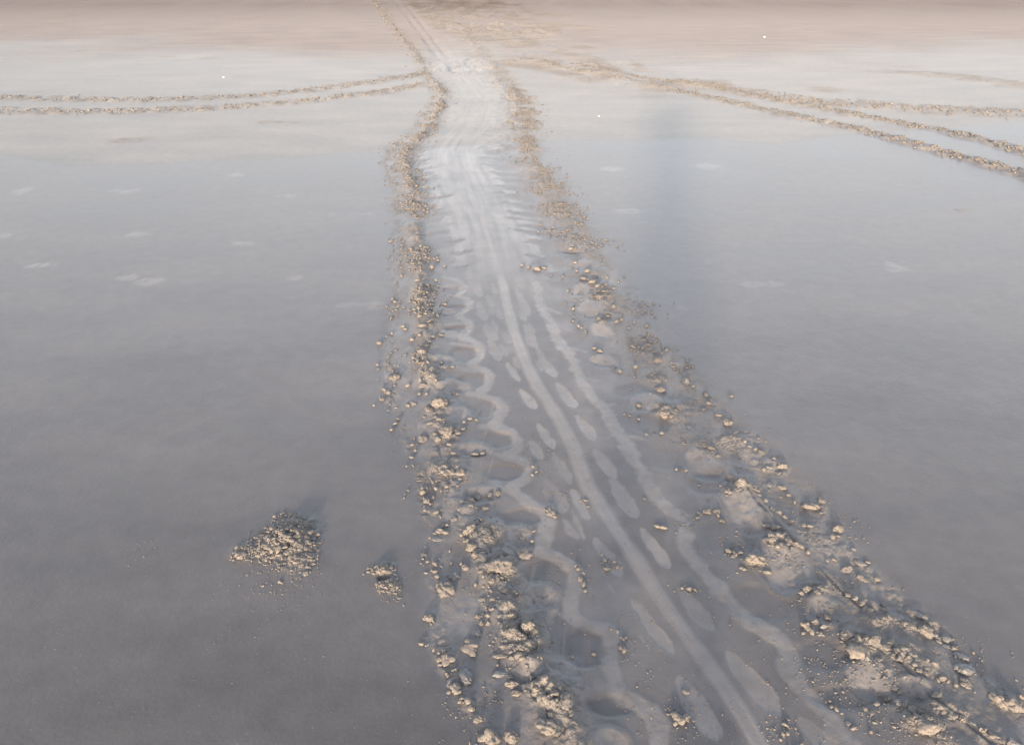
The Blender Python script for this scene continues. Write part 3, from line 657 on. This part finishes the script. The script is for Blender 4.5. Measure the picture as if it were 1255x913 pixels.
GRP = {
 'OL': ('small sand clod in the broken outer chain left of the left bank', 'clods of the outer left chain'),
 'LB': ('small sand clod packed in the left bank of the wide track', 'clods in the left bank'),
 'IN': ('small sand clod lying loose on the wet floor of the wide track', 'clods on the track floor'),
 'RB': ('small sand clod packed in the inner right bank of the wide track', 'clods in the right bank'),
 'RO': ('small sand clod along the outer right edge of the wide track', 'clods of the outer right edge'),
}
TR = {
 'OL': [(522, 610, 10), (524, 617, 11), (518, 602, 7), (534, 597, 7), (527, 613, 8), (519, 598, 7), (530, 606, 6), (521, 624, 5), (539, 630, 6), (535, 625, 7), (541, 647, 8), (548, 641, 6), (533, 651, 6), (527, 657, 4), (546, 650, 6), (543, 642, 5), (521, 677, 9), (518, 683, 5), (532, 687, 8), (524, 686, 5), (534, 697, 7), (536, 703, 6), (553, 687, 7), (565, 688, 5), (528, 762, 6), (519, 778, 8), (524, 787, 8), (516, 788, 5), (532, 794, 6), (551, 672, 4), (552, 810, 8), (540, 812, 7), (550, 824, 9), (552, 832, 10), (561, 845, 8), (567, 852, 9), (573, 859, 7), (564, 858, 6), (559, 817, 8), (545, 796, 7), (538, 799, 6), (550, 846, 6),
        (491, 503, 8), (486, 498, 4), (480, 525, 6), (485, 518, 5), (488, 512, 4), (470, 476, 6), (484, 471, 6), (478, 494, 4), (500, 494, 6), (505, 543, 6), (509, 550, 6), (504, 558, 5), (506, 569, 4), (508, 535, 4), (481, 365, 6), (489, 372, 6), (484, 368, 5), (480, 388, 5), (494, 398, 6), (497, 402, 4), (480, 407, 4), (474, 412, 4), (463, 446, 5), (464, 451, 4), (485, 345, 4), (492, 336, 5), (479, 431, 4), (485, 427, 4), (458, 496, 4), (498, 570, 4)],
 'LB': [(515, 586, 8), (523, 598, 6), (530, 588, 10), (537, 586, 8), (548, 595, 7), (560, 592, 8), (566, 614, 8), (580, 611, 8), (586, 604, 10), (600, 602, 9), (612, 600, 10), (585, 619, 9), (577, 618, 8), (564, 622, 8), (583, 629, 8), (590, 636, 7), (583, 640, 7), (566, 655, 7), (572, 661, 9), (585, 673, 9), (582, 680, 9), (592, 678, 7), (590, 700, 10), (600, 705, 10), (583, 715, 7), (593, 716, 9), (604, 712, 9), (617, 712, 9), (610, 722, 10), (600, 726, 8), (620, 722, 9), (632, 724, 9), (596, 737, 9), (604, 733, 8), (603, 745, 8), (592, 749, 9), (598, 753, 7), (585, 752, 8), (590, 760, 10), (599, 760, 8), (612, 753, 8), (628, 752, 12), (620, 760, 10), (636, 762, 12), (648, 766, 14), (655, 778, 9), (620, 790, 9), (612, 800, 9), (613, 822, 9), (610, 812, 7), (621, 815, 9), (625, 826, 9), (629, 836, 12), (633, 846, 8), (628, 806, 9), (640, 812, 7), (652, 828, 9), (657, 840, 10), (664, 848, 11), (680, 846, 9), (690, 848, 10), (676, 874, 10), (700, 872, 8), (664, 880, 10), (685, 892, 12), (705, 885, 9), (694, 838, 8), (712, 839, 8),
        (560, 562, 8), (556, 555, 6), (536, 538, 8), (528, 518, 7), (521, 508, 8), (533, 512, 8), (538, 515, 6), (525, 500, 9), (520, 470, 8), (515, 466, 6), (523, 480, 7), (534, 468, 6), (514, 480, 6), (519, 447, 7), (512, 442, 7), (507, 438, 6), (524, 445, 8), (526, 418, 8), (522, 425, 6), (514, 412, 6), (505, 415, 6), (531, 412, 7), (540, 408, 6), (518, 400, 7), (525, 392, 8), (515, 388, 7), (513, 378, 7), (536, 386, 7), (517, 352, 6), (512, 344, 6), (524, 350, 7), (534, 342, 5), (516, 334, 6), (530, 326, 6), (555, 448, 6), (546, 447, 8), (541, 443, 6), (560, 480, 5), (555, 479, 7), (569, 515, 7), (576, 511, 6), (584, 512, 6), (583, 553, 7), (592, 551, 6), (587, 556, 5), (500, 470, 6), (568, 524, 6), (562, 530, 6), (551, 545, 6)],
 'IN': [(706, 690, 6), (709, 694, 6), (716, 712, 7), (717, 720, 6), (715, 699, 5), (757, 770, 6), (765, 793, 7), (749, 768, 5), (826, 871, 7), (843, 878, 7), (828, 882, 7), (668, 621, 5), (680, 630, 6), (712, 610, 4), (718, 610, 4), (721, 617, 4), (806, 641, 7), (813, 643, 7), (737, 676, 5), (742, 682, 6), (754, 684, 5), (744, 693, 6), (757, 690, 5), (839, 843, 6), (843, 844, 5), (836, 717, 5), (845, 718, 6), (852, 719, 5), (963, 885, 6), (960, 895, 6), (966, 895, 5), (957, 903, 5), (984, 908, 7), (975, 912, 6), (653, 569, 5), (658, 575, 5), (652, 579, 4), (728, 797, 5), (856, 630, 6), (896, 762, 4), (790, 608, 4), (655, 648, 5), (652, 660, 5), (638, 655, 5), (765, 504, 5), (772, 506, 5), (707, 331, 4), (690, 337, 6), (697, 354, 5), (703, 376, 7), (709, 397, 6), (713, 399, 5), (729, 424, 5), (735, 427, 6), (640, 324, 5), (648, 326, 6), (658, 328, 7), (666, 326, 6)],
 'RB': [(835, 570, 9), (829, 571, 6), (841, 574, 6), (858, 624, 8), (885, 632, 9), (880, 627, 7), (901, 675, 9), (893, 671, 7), (909, 672, 8), (916, 678, 8), (912, 692, 9), (938, 692, 9), (933, 686, 7), (941, 697, 7), (975, 667, 9), (968, 660, 8), (962, 654, 8), (983, 669, 8), (951, 645, 8), (940, 643, 7), (990, 675, 7), (953, 671, 7), (930, 605, 7), (938, 612, 7), (945, 620, 8), (955, 625, 9), (962, 631, 8), (970, 635, 8), (985, 641, 8), (992, 643, 7), (925, 598, 8), (1003, 725, 9), (983, 722, 8), (990, 763, 13), (1001, 758, 8), (1010, 763, 10), (1016, 750, 10), (1006, 772, 8), (995, 770, 7), (985, 772, 6), (1047, 792, 9), (1068, 792, 10), (1075, 785, 9), (1085, 791, 12), (1093, 785, 9), (1099, 794, 9), (1105, 800, 9), (1112, 803, 9), (1120, 800, 8), (1117, 812, 8), (1127, 820, 9), (1120, 815, 7), (1062, 806, 8), (1076, 806, 9), (1135, 824, 8), (1096, 836, 10), (1105, 842, 9), (1090, 850, 9), (1100, 856, 10), (1110, 860, 8), (1070, 868, 10), (1062, 864, 8), (1076, 858, 7), (1118, 865, 9), (1020, 860, 7), (1026, 864, 7), (1018, 854, 5), (1040, 881, 8), (1047, 888, 7), (1148, 850, 9), (1160, 830, 7), (1170, 876, 10), (1180, 880, 10), (1192, 884, 9), (1204, 892, 12), (1216, 898, 12), (1228, 904, 13), (1200, 902, 8), (1245, 910, 14),
        (783, 510, 6), (792, 528, 6), (802, 527, 8), (811, 528, 6), (822, 508, 9), (829, 502, 8), (783, 493, 6), (779, 448, 7), (760, 452, 7), (752, 448, 6), (756, 392, 7), (745, 385, 5), (752, 375, 6), (762, 391, 5), (778, 460, 5), (798, 480, 5), (845, 520, 8), (838, 540, 8), (862, 543, 8), (872, 548, 8), (880, 556, 8), (790, 415, 5), (775, 424, 6), (715, 338, 7), (726, 345, 7), (733, 350, 6), (712, 345, 5), (744, 338, 6), (720, 330, 7), (705, 320, 6), (700, 303, 5), (678, 278, 5), (680, 262, 4), (667, 280, 4), (658, 237, 4), (740, 358, 5)],
 'RO': [(818, 427, 6), (850, 472, 6), (871, 488, 7), (865, 482, 6), (881, 507, 6), (893, 536, 8), (902, 527, 8), (912, 541, 7), (918, 547, 6), (926, 549, 7), (948, 562, 7), (953, 576, 9), (944, 572, 8), (936, 574, 7), (943, 590, 9), (960, 595, 9), (957, 604, 8), (966, 604, 6), (974, 612, 6), (1008, 611, 9), (1007, 626, 5), (1020, 656, 7), (1028, 656, 5), (1064, 687, 6), (1075, 707, 6), (1046, 672, 6), (1014, 685, 5), (1023, 684, 5), (1090, 757, 8), (1098, 761, 9), (1108, 763, 9), (1116, 765, 8), (1104, 756, 8), (1084, 745, 8), (1074, 742, 8), (1066, 744, 9), (1056, 738, 8), (1048, 733, 8), (1040, 728, 8), (1083, 738, 6), (1147, 775, 8), (1151, 783, 7), (1160, 787, 8), (1170, 790, 8), (1172, 802, 7), (1185, 818, 6), (1176, 819, 6), (1171, 838, 7), (1154, 829, 8), (1162, 833, 7), (1149, 832, 6), (1136, 811, 6), (1145, 814, 7), (1195, 845, 5), (1193, 798, 5), (1233, 848, 8), (1252, 852, 8), (1238, 866, 7), (770, 400, 4), (778, 393, 5), (792, 398, 5), (796, 407, 5), (845, 455, 4), (788, 382, 4), (758, 344, 4), (752, 352, 5), (765, 338, 4), (738, 322, 4), (868, 492, 6)],
}
cnt = len(DIST)
cut = sorted([w for l_ in TR.values() for (_, _, w) in l_], reverse=True)[296 - cnt]
small = []
for key, lst in TR.items():
    lab, grp = GRP[key]
    for (px, py, w) in lst:
        if w <= cut: small.append((px, py, w)); continue
        place_clod(px + random.uniform(-.5, .5), py, w * random.uniform(.9, 1.25), random.choice(['knobby', 'angular', 'slab', 'knobby', 'slab', 'angular']), lab, grp, asp=random.uniform(.55, 1.6), tall=random.uniform(.8, 1.3), grey=random.random() < .15)
        cnt += 1
print('clods', cnt)

# ------------------------------------------------------------------ fine crumbs (uncountable)
def crumbs(name, spots, base, mat, label, cat, kind='stuff'):
    bv, bf = base
    vars_ = []
    for _ in range(10):
        v = bv * (1 + .5 * n3(bv, 2.0, int(rng.integers(1, 9999))))[:, None]; v[:, 2] *= .75; vars_.append(v)
    VV, FF = [], []; off = 0
    for (x, y, z, w) in spots:
        v = vars_[int(rng.integers(0, 10))]
        a = rng.uniform(0, 6.28); ca, sa = math.cos(a), math.sin(a)
        sx, sy, sz = w * .5 * rng.uniform(.8, 1.9), w * .5 * rng.uniform(.5, 1.1), w * .5 * rng.uniform(.7, 1.2)
        q = np.empty_like(v)
        q[:, 0] = x + ca * v[:, 0] * sx - sa * v[:, 1] * sy; q[:, 1] = y + sa * v[:, 0] * sx + ca * v[:, 1] * sy
        q[:, 2] = z + v[:, 2] * sz + sz * .35
        VV.append(q); FF.append(bf + off); off += len(v)
    o = link(bpy.data.objects.new(name, mesh_from(name, np.concatenate(VV), np.concatenate(FF), mat)))
    return tag(o, label, cat, kind=kind)
def scatter(n, pts, spread, wmin, wmax, power=2.5):
    out = []
    pts = smooth(GL(pts), 1); seg = [math.dist(a, b) for a, b in zip(pts[:-1], pts[1:])]
    wgt = np.array([s_ / max(.9, math.hypot(*a)) ** 1.2 for s_, a in zip(seg, pts)]); wgt /= wgt.sum()
    for i in rng.choice(len(seg), n, p=wgt):
        a, b = pts[i], pts[i + 1]; t = rng.random()
        x = a[0] + (b[0] - a[0]) * t; y = a[1] + (b[1] - a[1]) * t
        d = math.hypot(x, y)
        x += rng.normal(0, spread); y += rng.normal(0, spread)
        if vnoise(np.array([x * 9.0]), np.array([y * 9.0]), 5)[0] < .03: continue
        w = wmin + (wmax - wmin) * rng.random() ** power
        w *= 1 + max(0, d - 3) * .12
        out.append((x, y, height_at(x, y), w))
    return out
sp = []
for (px, py, w) in small:
    x, y = G(px, py + .2 * w); sp.append((x, y, height_at(x, y), w * mpp(py)))
sp += scatter(1300, BERM_L, .045, .0025, .010)
sp += scatter(2600, BERM_L, .055, .0018, .006)
sp += scatter(2000, BERM_R, .09, .0018, .006)
sp += scatter(1400, BERM_R2, .05, .0018, .006)
sp += scatter(1000, [(p[0] - 8, p[1]) for p in EDGE_R], .05, .0018, .005)
sp += scatter(800, [(p[0] + 6, p[1]) for p in EDGE_L], .04, .0018, .005)
sp += scatter(800, BERM_R, .08, .0025, .010)
sp += scatter(600, BERM_R2, .05, .0025, .009)
sp += scatter(700, [(p[0] + 6, p[1]) for p in EDGE_L], .03, .0025, .009)
sp += scatter(700, [(p[0] - 8, p[1]) for p in EDGE_R], .04, .0025, .010)
for i in range(1500):                                   # sprinkle on the floor of the track and the flat
    px, py = rng.uniform(500, 1200), rng.uniform(380, 905); x, y = G(px, py)
    if xat(eL, y) < x < xat(eR, y): sp.append((x, y, height_at(x, y), rng.uniform(.0015, .005)))
for i in range(130):
    px, py = rng.uniform(0, 1255), rng.uniform(380, 905); x, y = G(px, py); sp.append((x, y, height_at(x, y), rng.uniform(.0012, .0035)))
for (cx, cy, n, s_, wm) in [(747, 688, 60, .014, .006), (842, 718, 30, .014, .005), (1030, 825, 90, .05, .006), (1000, 815, 40, .04, .005), (905, 675, 70, .035, .007), (640, 770, 60, .05, .008), (600, 855, 50, .022, .006), (670, 727, 40, .02, .005), (676, 705, 20, .02, .005), (962, 890, 60, .025, .006), (1075, 870, 80, .045, .006), (845, 500, 60, .05, .006), (670, 560, 60, .05, .006), (680, 600, 50, .03, .005), (600, 655, 150, .035, .006), (640, 650, 60, .03, .005), (843, 640, 40, .02, .006), (185, 675, 30, .04, .004), (350, 720, 90, .08, .004), (480, 715, 60, .025, .0035), (330, 750, 40, .12, .003), (770, 790, 25, .03, .004), (835, 870, 40, .022, .006), (860, 890, 40, .05, .004)]:
    for i in range(n):
        x0, y0 = G(cx, cy); x = x0 + rng.normal(0, s_); y = y0 + rng.normal(0, s_)
        sp.append((x, y, height_at(x, y), rng.uniform(.3, 1) * wm))
def far_scatter(n, pts, spread, y0, y1, wmin, wmax):
    q = np.array(sorted(GL(pts), key=lambda p: p[1])); out = []
    for i in range(n):
        y = y0 * (y1 / y0) ** rng.random(); x = float(np.interp(y, q[:, 1], q[:, 0])) + rng.normal(0, spread)
        if vnoise(np.array([x * 7.0]), np.array([y * 5.0]), 8)[0] < -.04: continue
        out.append((x, y, height_at(x, y), (wmin + (wmax - wmin) * rng.random() ** 2) * (.6 + y / 12)))
    return out
sp += far_scatter(3200, BERM_L, .055, 2.9, 11, .006, .018)
sp += far_scatter(3000, BERM_R, .10, 2.9, 11, .006, .017)
sp += far_scatter(500, [(p[0] + 5, p[1]) for p in EDGE_L], .035, 2.9, 14, .006, .016)
sp += far_scatter(1300, [(p[0] - 6, p[1]) for p in EDGE_R], .06, 2.9, 11, .006, .016)
sp += far_scatter(500, BERM_L, .09, 11, 34, .008, .018)
crumbs('sand_crumbs', sp, I1, CLOD, 'loose crumbs of beige sand sprinkled over the banks and floor of the wide track', 'sand crumbs')
st = []
for ti, (lab, ruts, w, amp) in enumerate(TYRES[:3]):
    for rut in ruts:
        q = smooth(GL(rut), 1)
        for i in range(int(1100 * max(amp, .5))):
            j = int(rng.integers(0, len(q) - 1)); t = rng.random()
            x = q[j][0] * (1 - t) + q[j + 1][0] * t + rng.normal(0, w * .5); y = q[j][1] * (1 - t) + q[j + 1][1] * t + rng.normal(0, w * .6)
            if ti == 0 and x > G(520, 96)[0]: continue
            st.append((x, y, height_at(x, y), rng.uniform(.010, .028)))
crumbs('tyre_crumbs', st, I1, CLOD, 'crumbs of sand thrown up along the far tyre tracks', 'sand crumbs')

# ------------------------------------------------------------------ the two heaps dug out by a burrowing animal
def pellet_heap(name, label, cx, cy, spec, mound, npel):
    x0, y0 = G(cx, cy)
    e = empty(name, (x0, y0, 0)); tag(e, label, 'sand heap')
    shared = [mesh_from('pellet', clod_verts(I3[0], rng, k_), I3[1], CLOD) for k_ in ['smooth', 'knobby', 'smooth', 'angular', 'smooth']]
    for (px, py, w) in spec:
        wm = w * 1.2 * mpp(py); x, y = G(px, py, .012); z = height_at(x, y)
        x, y = G(px, py + .2 * w, max(0, z)); z = height_at(x, y)
        o = bpy.data.objects.new('pellet', random.choice(shared)); o.scale = (wm * random.uniform(.85, 1.25), wm, wm * random.uniform(.8, 1.1))
        o.rotation_euler = (random.uniform(-.4, .4), random.uniform(-.4, .4), random.uniform(0, 6.28))
        o.location = (x - x0, y - y0, z - .05 * wm); link(o, e)
    # fine loose grit forming the skirt
    g = []
    if mound == 'heap':
        poly = [(278, 685), (318, 650), (346, 628), (362, 628), (386, 642), (396, 664), (388, 690), (372, 712), (348, 704), (322, 692), (300, 690)]
        while len(g) < 1150:
            px, py = rng.uniform(276, 398), rng.uniform(626, 714); c_ = False
            for (ax, ay), (bx_, by_) in zip(poly, poly[1:] + poly[:1]):
                if (ay > py) != (by_ > py) and px < (bx_ - ax) * (py - ay) / (by_ - ay) + ax: c_ = not c_
            if not c_ or rng.random() < (py - 668) / 50: continue
            x, y = G(px, py); g.append((x - x0, y - y0, height_at(x, y), rng.uniform(.2, 1) ** 1.5 * .008))
        mound = [(345, 700, 50, 30, 110, .005), (365, 625, 24, 6, 12, .004)]
    for (mx, my, rx, ry, n, wm) in mound:
        for i in range(n):
            a, r_ = rng.uniform(0, 6.28), math.sqrt(rng.random())
            x, y = G(mx + rx * r_ * math.cos(a), my + ry * r_ * math.sin(a)); g.append((x - x0, y - y0, height_at(x, y), rng.uniform(.35, 1) * wm))
    o = crumbs('grit', g, I1, CLOD, None, None); o.parent = e
    return e
spec = [(277 + 16, 676, 8), (289, 681, 6), (298, 678, 10), (294, 669, 10), (283, 684, 5), (307, 662, 6), (312, 670, 7), (318, 655, 6), (306, 652, 4), (322, 675, 9), (330, 668, 11), (325, 664, 8), (331, 650, 9), (328, 657, 8), (338, 658, 8), (336, 647, 8), (344, 645, 9), (352, 644, 8), (360, 645, 10), (369, 647, 9), (347, 637, 7), (355, 636, 8), (363, 638, 8), (340, 640, 6), (350, 630, 6), (357, 627, 6), (346, 628, 5), (336, 632, 5), (334, 672, 9), (342, 669, 9), (348, 662, 8), (354, 655, 8), (362, 654, 8), (372, 655, 9), (380, 650, 10), (384, 658, 8), (378, 663, 8), (388, 655, 7), (391, 664, 6), (368, 666, 8), (360, 670, 8), (352, 674, 8), (343, 678, 8), (334, 682, 7), (326, 683, 7), (317, 680, 6), (310, 682, 5), (375, 672, 7), (384, 672, 6), (390, 673, 5), (366, 677, 7), (372, 684, 6), (380, 682, 6), (386, 680, 5), (356, 682, 7), (349, 688, 6), (362, 688, 6), (370, 692, 6), (378, 694, 6), (340, 690, 5), (384, 690, 5), (375, 702, 7), (367, 700, 5), (380, 700, 4), (344, 712, 6), (322, 717, 4), (357, 698, 5), (304, 703, 4), (312, 658, 6), (320, 662, 7), (343, 652, 8), (349, 651, 8), (357, 661, 8), (365, 660, 8), (373, 643, 7), (366, 632, 5)]
pellet_heap('sand_heap', 'larger fan-shaped heap of sand pellets on the smooth flat left of the track', 343, 668, spec, 'heap', 0)
sp2 = [(452, 699, 5), (457, 696, 5), (461, 693, 6), (467, 691, 6), (473, 692, 6), (479, 694, 6), (484, 697, 5), (458, 702, 5), (464, 699, 5), (471, 698, 5), (478, 700, 5), (484, 703, 4), (486, 709, 4), (462, 714, 5), (468, 717, 5), (474, 719, 5), (480, 716, 5), (486, 719, 5), (470, 723, 4), (477, 725, 4), (484, 726, 4), (490, 722, 4), (489, 731, 5), (495, 740, 4), (446, 702, 4), (463, 689, 4), (476, 688, 4), (465, 721, 4), (490, 713, 4)]
pellet_heap('burrow_heap', 'small ring-shaped heap of sand pellets around a dark burrow hole', 470, 707, sp2, [(468, 697, 18, 6, 160, .006), (476, 719, 16, 8, 240, .006), (480, 728, 18, 10, 60, .004)], 0)

# white bits of shell far out on the sand
def shell_bit(px, py, w, lab):
    v, f = I2; q = v * np.array([1, .7, .45]); q = q * (1 + .25 * n3(q, 2.5, 77))[:, None]; q[:, 0] += .25 * q[:, 1] ** 2
    x, y = G(px, py); o = link(bpy.data.objects.new('shell', mesh_from('shell', q * w, f, SHELL))); o.location = (x, y, height_at(x, y) + w * .3); tag(o, lab, 'shell')
SHELL = plain('weathered white shell', (.78, .77, .74), .4)
shell_bit(274, 96, .014, 'tiny white shell fragment on the far sand above the left tyre track')
shell_bit(937, 46, .024, 'tiny white shell fragment farthest out on the pinkish sand')
shell_bit(734, 143, .009, 'tiny white shell fragment on pale sand left of the bluish shadow strip')

# ------------------------------------------------------------------ the photographer, whose long shadow lies on the flat
def skin_figure(name, verts, edges, rad, mat, parent=None, root=0, sub=2):
    me = bpy.data.meshes.new(name); me.from_pydata(verts, edges, [])
    o = link(bpy.data.objects.new(name, me), parent)
    sk = o.modifiers.new('Skin', 'SKIN'); 
    for i, r_ in enumerate(rad): me.skin_vertices[0].data[i].radius = r_ if isinstance(r_, tuple) else (r_, r_); me.skin_vertices[0].data[i].use_root = (i == root)
    ss = o.modifiers.new('Sub', 'SUBSURF'); ss.levels = ss.render_levels = sub
    me.materials.append(mat)
    dg = bpy.context.evaluated_depsgraph_get(); ev = o.evaluated_get(dg)
    nm = bpy.data.meshes.new_from_object(ev); o.modifiers.clear(); o.data = nm; nm.name = name
    nm.shade_smooth()
    return o
def photographer():
    SK = plain('skin', (.45, .28, .20), .55); SH = plain('cotton shirt', (.22, .26, .32), .9); SHO = plain('cotton shorts', (.10, .10, .12), .9); HR = plain('dark hair', (.03, .02, .015), .6)
    V = [(0, -.50, .93), (0, -.51, 1.12), (0, -.50, 1.34), (0, -.49, 1.46), (0, -.46, 1.54), (0, -.44, 1.62), (0, -.43, 1.70)]
    R = [.13, (.13, .10), (.15, .11), (.07, .07), .052, (.074, .088), (.06, .075)]
    E = [(0, 1), (1, 2), (2, 3), (3, 4), (4, 5), (5, 6)]
    def add(p, r_, fr): V.append(p); R.append(r_); E.append((fr, len(V) - 1)); return len(V) - 1
    for s in (-1, 1):
        h = add((.10 * s, -.50, .88), .09, 0); t = add((.115 * s, -.49, .68), .078, h); kn = add((.125 * s, -.47, .48), .055, t); c = add((.13 * s, -.50, .34), .055, kn)
        an = add((.135 * s, -.51, .10), .036, c); he = add((.138 * s, -.50, .045), .036, an); add((.155 * s, -.36, .03), (.040, .024), he)
        sh = add((.17 * s, -.49, 1.42), .052, 2); el = add((.25 * s, -.36, 1.22), .042, sh); wr = add((.10 * s, -.15, 1.40), .028, el); pa = add((.075 * s, -.10, 1.46), .026, wr)
        for k_ in range(4):
            a = add((.080 * s, -.075 - .0 * k_, 1.452 + .020 * k_), .009, pa); add((.055 * s, -.045, 1.455 + .020 * k_), .008, a)
        a = add((.055 * s, -.105, 1.472), .010, pa); add((.045 * s, -.09, 1.495), .009, a)
    b = skin_figure('person', V, E, R, SK)
    tag(b, 'photographer standing barefoot behind the view, casting the long shadow', 'person')
    skin_figure('shirt', [(0, -.50, 1.00), (0, -.51, 1.14), (0, -.50, 1.35), (0, -.49, 1.44), (-.17, -.49, 1.42), (.17, -.49, 1.42), (-.225, -.405, 1.29), (.225, -.405, 1.29)], [(0, 1), (1, 2), (2, 3), (2, 4), (2, 5), (4, 6), (5, 7)], [(.175, .14), (.16, .125), (.18, .13), .075, .07, .07, .062, .062], SH, b)
    def shell(name, rings, mat, n=20, cap=False):
        bm = bmesh.new(); prev = None
        for (cx, cy, cz, rx, ry) in rings:
            ring = [bm.verts.new((cx + rx * math.cos(6.2832 * i / n), cy + ry * math.sin(6.2832 * i / n), cz)) for i in range(n)]
            if prev: 
                for i in range(n): bm.faces.new((prev[i], prev[(i + 1) % n], ring[(i + 1) % n], ring[i]))
            elif cap: bm.faces.new(ring[::-1])
            prev = ring
        if cap: bm.faces.new(prev)
        me = bpy.data.meshes.new(name); bm.to_mesh(me); bm.free(); me.shade_smooth(); me.materials.append(mat)
        o = link(bpy.data.objects.new(name, me), b); m = o.modifiers.new('t', 'SOLIDIFY'); m.thickness = .006
        return o
    shell('shorts', [(0, -.50, .84, .185, .125), (0, -.50, .90, .188, .135), (0, -.50, .97, .178, .132), (0, -.50, 1.04, .165, .125)], SHO)
    for s in (-1, 1): shell('trouser_leg', [(.118 * s, -.485, .56, .105, .110), (.112 * s, -.49, .70, .105, .115), (.10 * s, -.495, .84, .098, .118), (.09 * s, -.50, .90, .092, .115)], SHO)
    shell('hair', [(0, -.470, 1.60, .066, .062), (0, -.462, 1.64, .083, .085), (0, -.455, 1.68, .088, .098), (0, -.450, 1.72, .083, .094), (0, -.452, 1.755, .062, .072), (0, -.455, 1.775, .030, .036), (0, -.455, 1.78, .004, .005)], HR, cap=True)
    # face
    for s in (-1, 1):
        skin_figure('ear', [(.078 * s, -.445, 1.605), (.083 * s, -.45, 1.635)], [(0, 1)], [.010, .013], SK, b, sub=1)
        skin_figure('eye', [(.032 * s, -.365, 1.632), (.032 * s, -.362, 1.636)], [(0, 1)], [.011, .011], plain('eye', (.6, .58, .55), .2), b, sub=1)
    skin_figure('nose', [(0, -.372, 1.62), (0, -.348, 1.595)], [(0, 1)], [.010, .013], SK, b, sub=1)
    skin_figure('mouth', [(-.022, -.366, 1.568), (0, -.358, 1.567), (.022, -.366, 1.568)], [(0, 1), (1, 2)], [.006, .008, .006], plain('lips', (.4, .16, .14), .5), b, sub=1)
    # phone in the hands, just behind the lens position
    bm = bmesh.new(); bmesh.ops.create_cube(bm, size=1); bmesh.ops.scale(bm, vec=(.155, .009, .075), verts=bm.verts)
    bmesh.ops.bevel(bm, geom=bm.edges[:], offset=.003, segments=2, affect='EDGES')
    me = bpy.data.meshes.new('phone'); bm.to_mesh(me); bm.free(); me.materials.append(plain('black glass', (.02, .02, .022), .15))
    o = link(bpy.data.objects.new('phone', me)); o.location = (0, -.04, 1.49); o.rotation_euler = (-PITCH, 0, 0)
    tag(o, 'black phone held level in both hands of the photographer', 'phone')
    bm = bmesh.new(); bmesh.ops.create_cone(bm, cap_ends=True, segments=24, radius1=.007, radius2=.006, depth=.003)
    me = bpy.data.meshes.new('lens'); bm.to_mesh(me); bm.free(); me.materials.append(o.data.materials[0])
    l = link(bpy.data.objects.new('lens', me), o); l.rotation_euler = (-math.pi / 2, 0, 0); l.location = (-.06, .006, .02)
photographer()

# ------------------------------------------------------------------ camera, light, sky
cam = bpy.data.cameras.new('camera'); co = link(bpy.data.objects.new('camera', cam))
cam.sensor_width = 36; cam.lens = F * 36 / PW; cam.clip_start = .01; cam.clip_end = 2000
co.location = (0, 0, H); co.rotation_euler = (math.pi / 2 - PITCH, 0, 0); scene.camera = co

sd = bpy.data.lights.new('sun', 'SUN'); so = link(bpy.data.objects.new('sun', sd))
sd.energy = 2.0; sd.angle = math.radians(3.4); sd.color = (.80, .62, .45)
el, az = math.radians(SUN_EL), math.radians(SUN_AZ)
d = Vector((math.sin(az) * math.cos(el), math.cos(az) * math.cos(el), -math.sin(el)))    # the way the light travels
so.rotation_euler = d.to_track_quat('-Z', 'Y').to_euler()
w = bpy.data.worlds.new('World'); scene.world = w; w.use_nodes = True
nt = w.node_tree; bg = nt.nodes['Background']
sky = nt.nodes.new('ShaderNodeTexSky'); sky.sky_type = 'NISHITA'; sky.sun_disc = False
sky.sun_elevation = el; sky.sun_rotation = math.pi + az
sky.air_density = 1.0; sky.dust_density = 2.0; sky.ozone_density = 1.0
hs = nt.nodes.new('ShaderNodeHueSaturation'); hs.inputs['Saturation'].default_value = .6
nt.links.new(sky.outputs[0], hs.inputs['Color'])
tn = nt.nodes.new('ShaderNodeMix'); tn.data_type = 'RGBA'; tn.blend_type = 'MULTIPLY'; tn.inputs[0].default_value = 1
nt.links.new(hs.outputs[0], tn.inputs[6]); tn.inputs[7].default_value = (1.035, .978, 1.01, 1)
nt.links.new(tn.outputs[2], bg.inputs[0]); bg.inputs[1].default_value = .15
scene.view_settings.view_transform = 'Standard'; scene.view_settings.look = 'None'
scene.view_settings.exposure = 2.26; scene.view_settings.gamma = 1
scene.cycles.max_bounces = 4
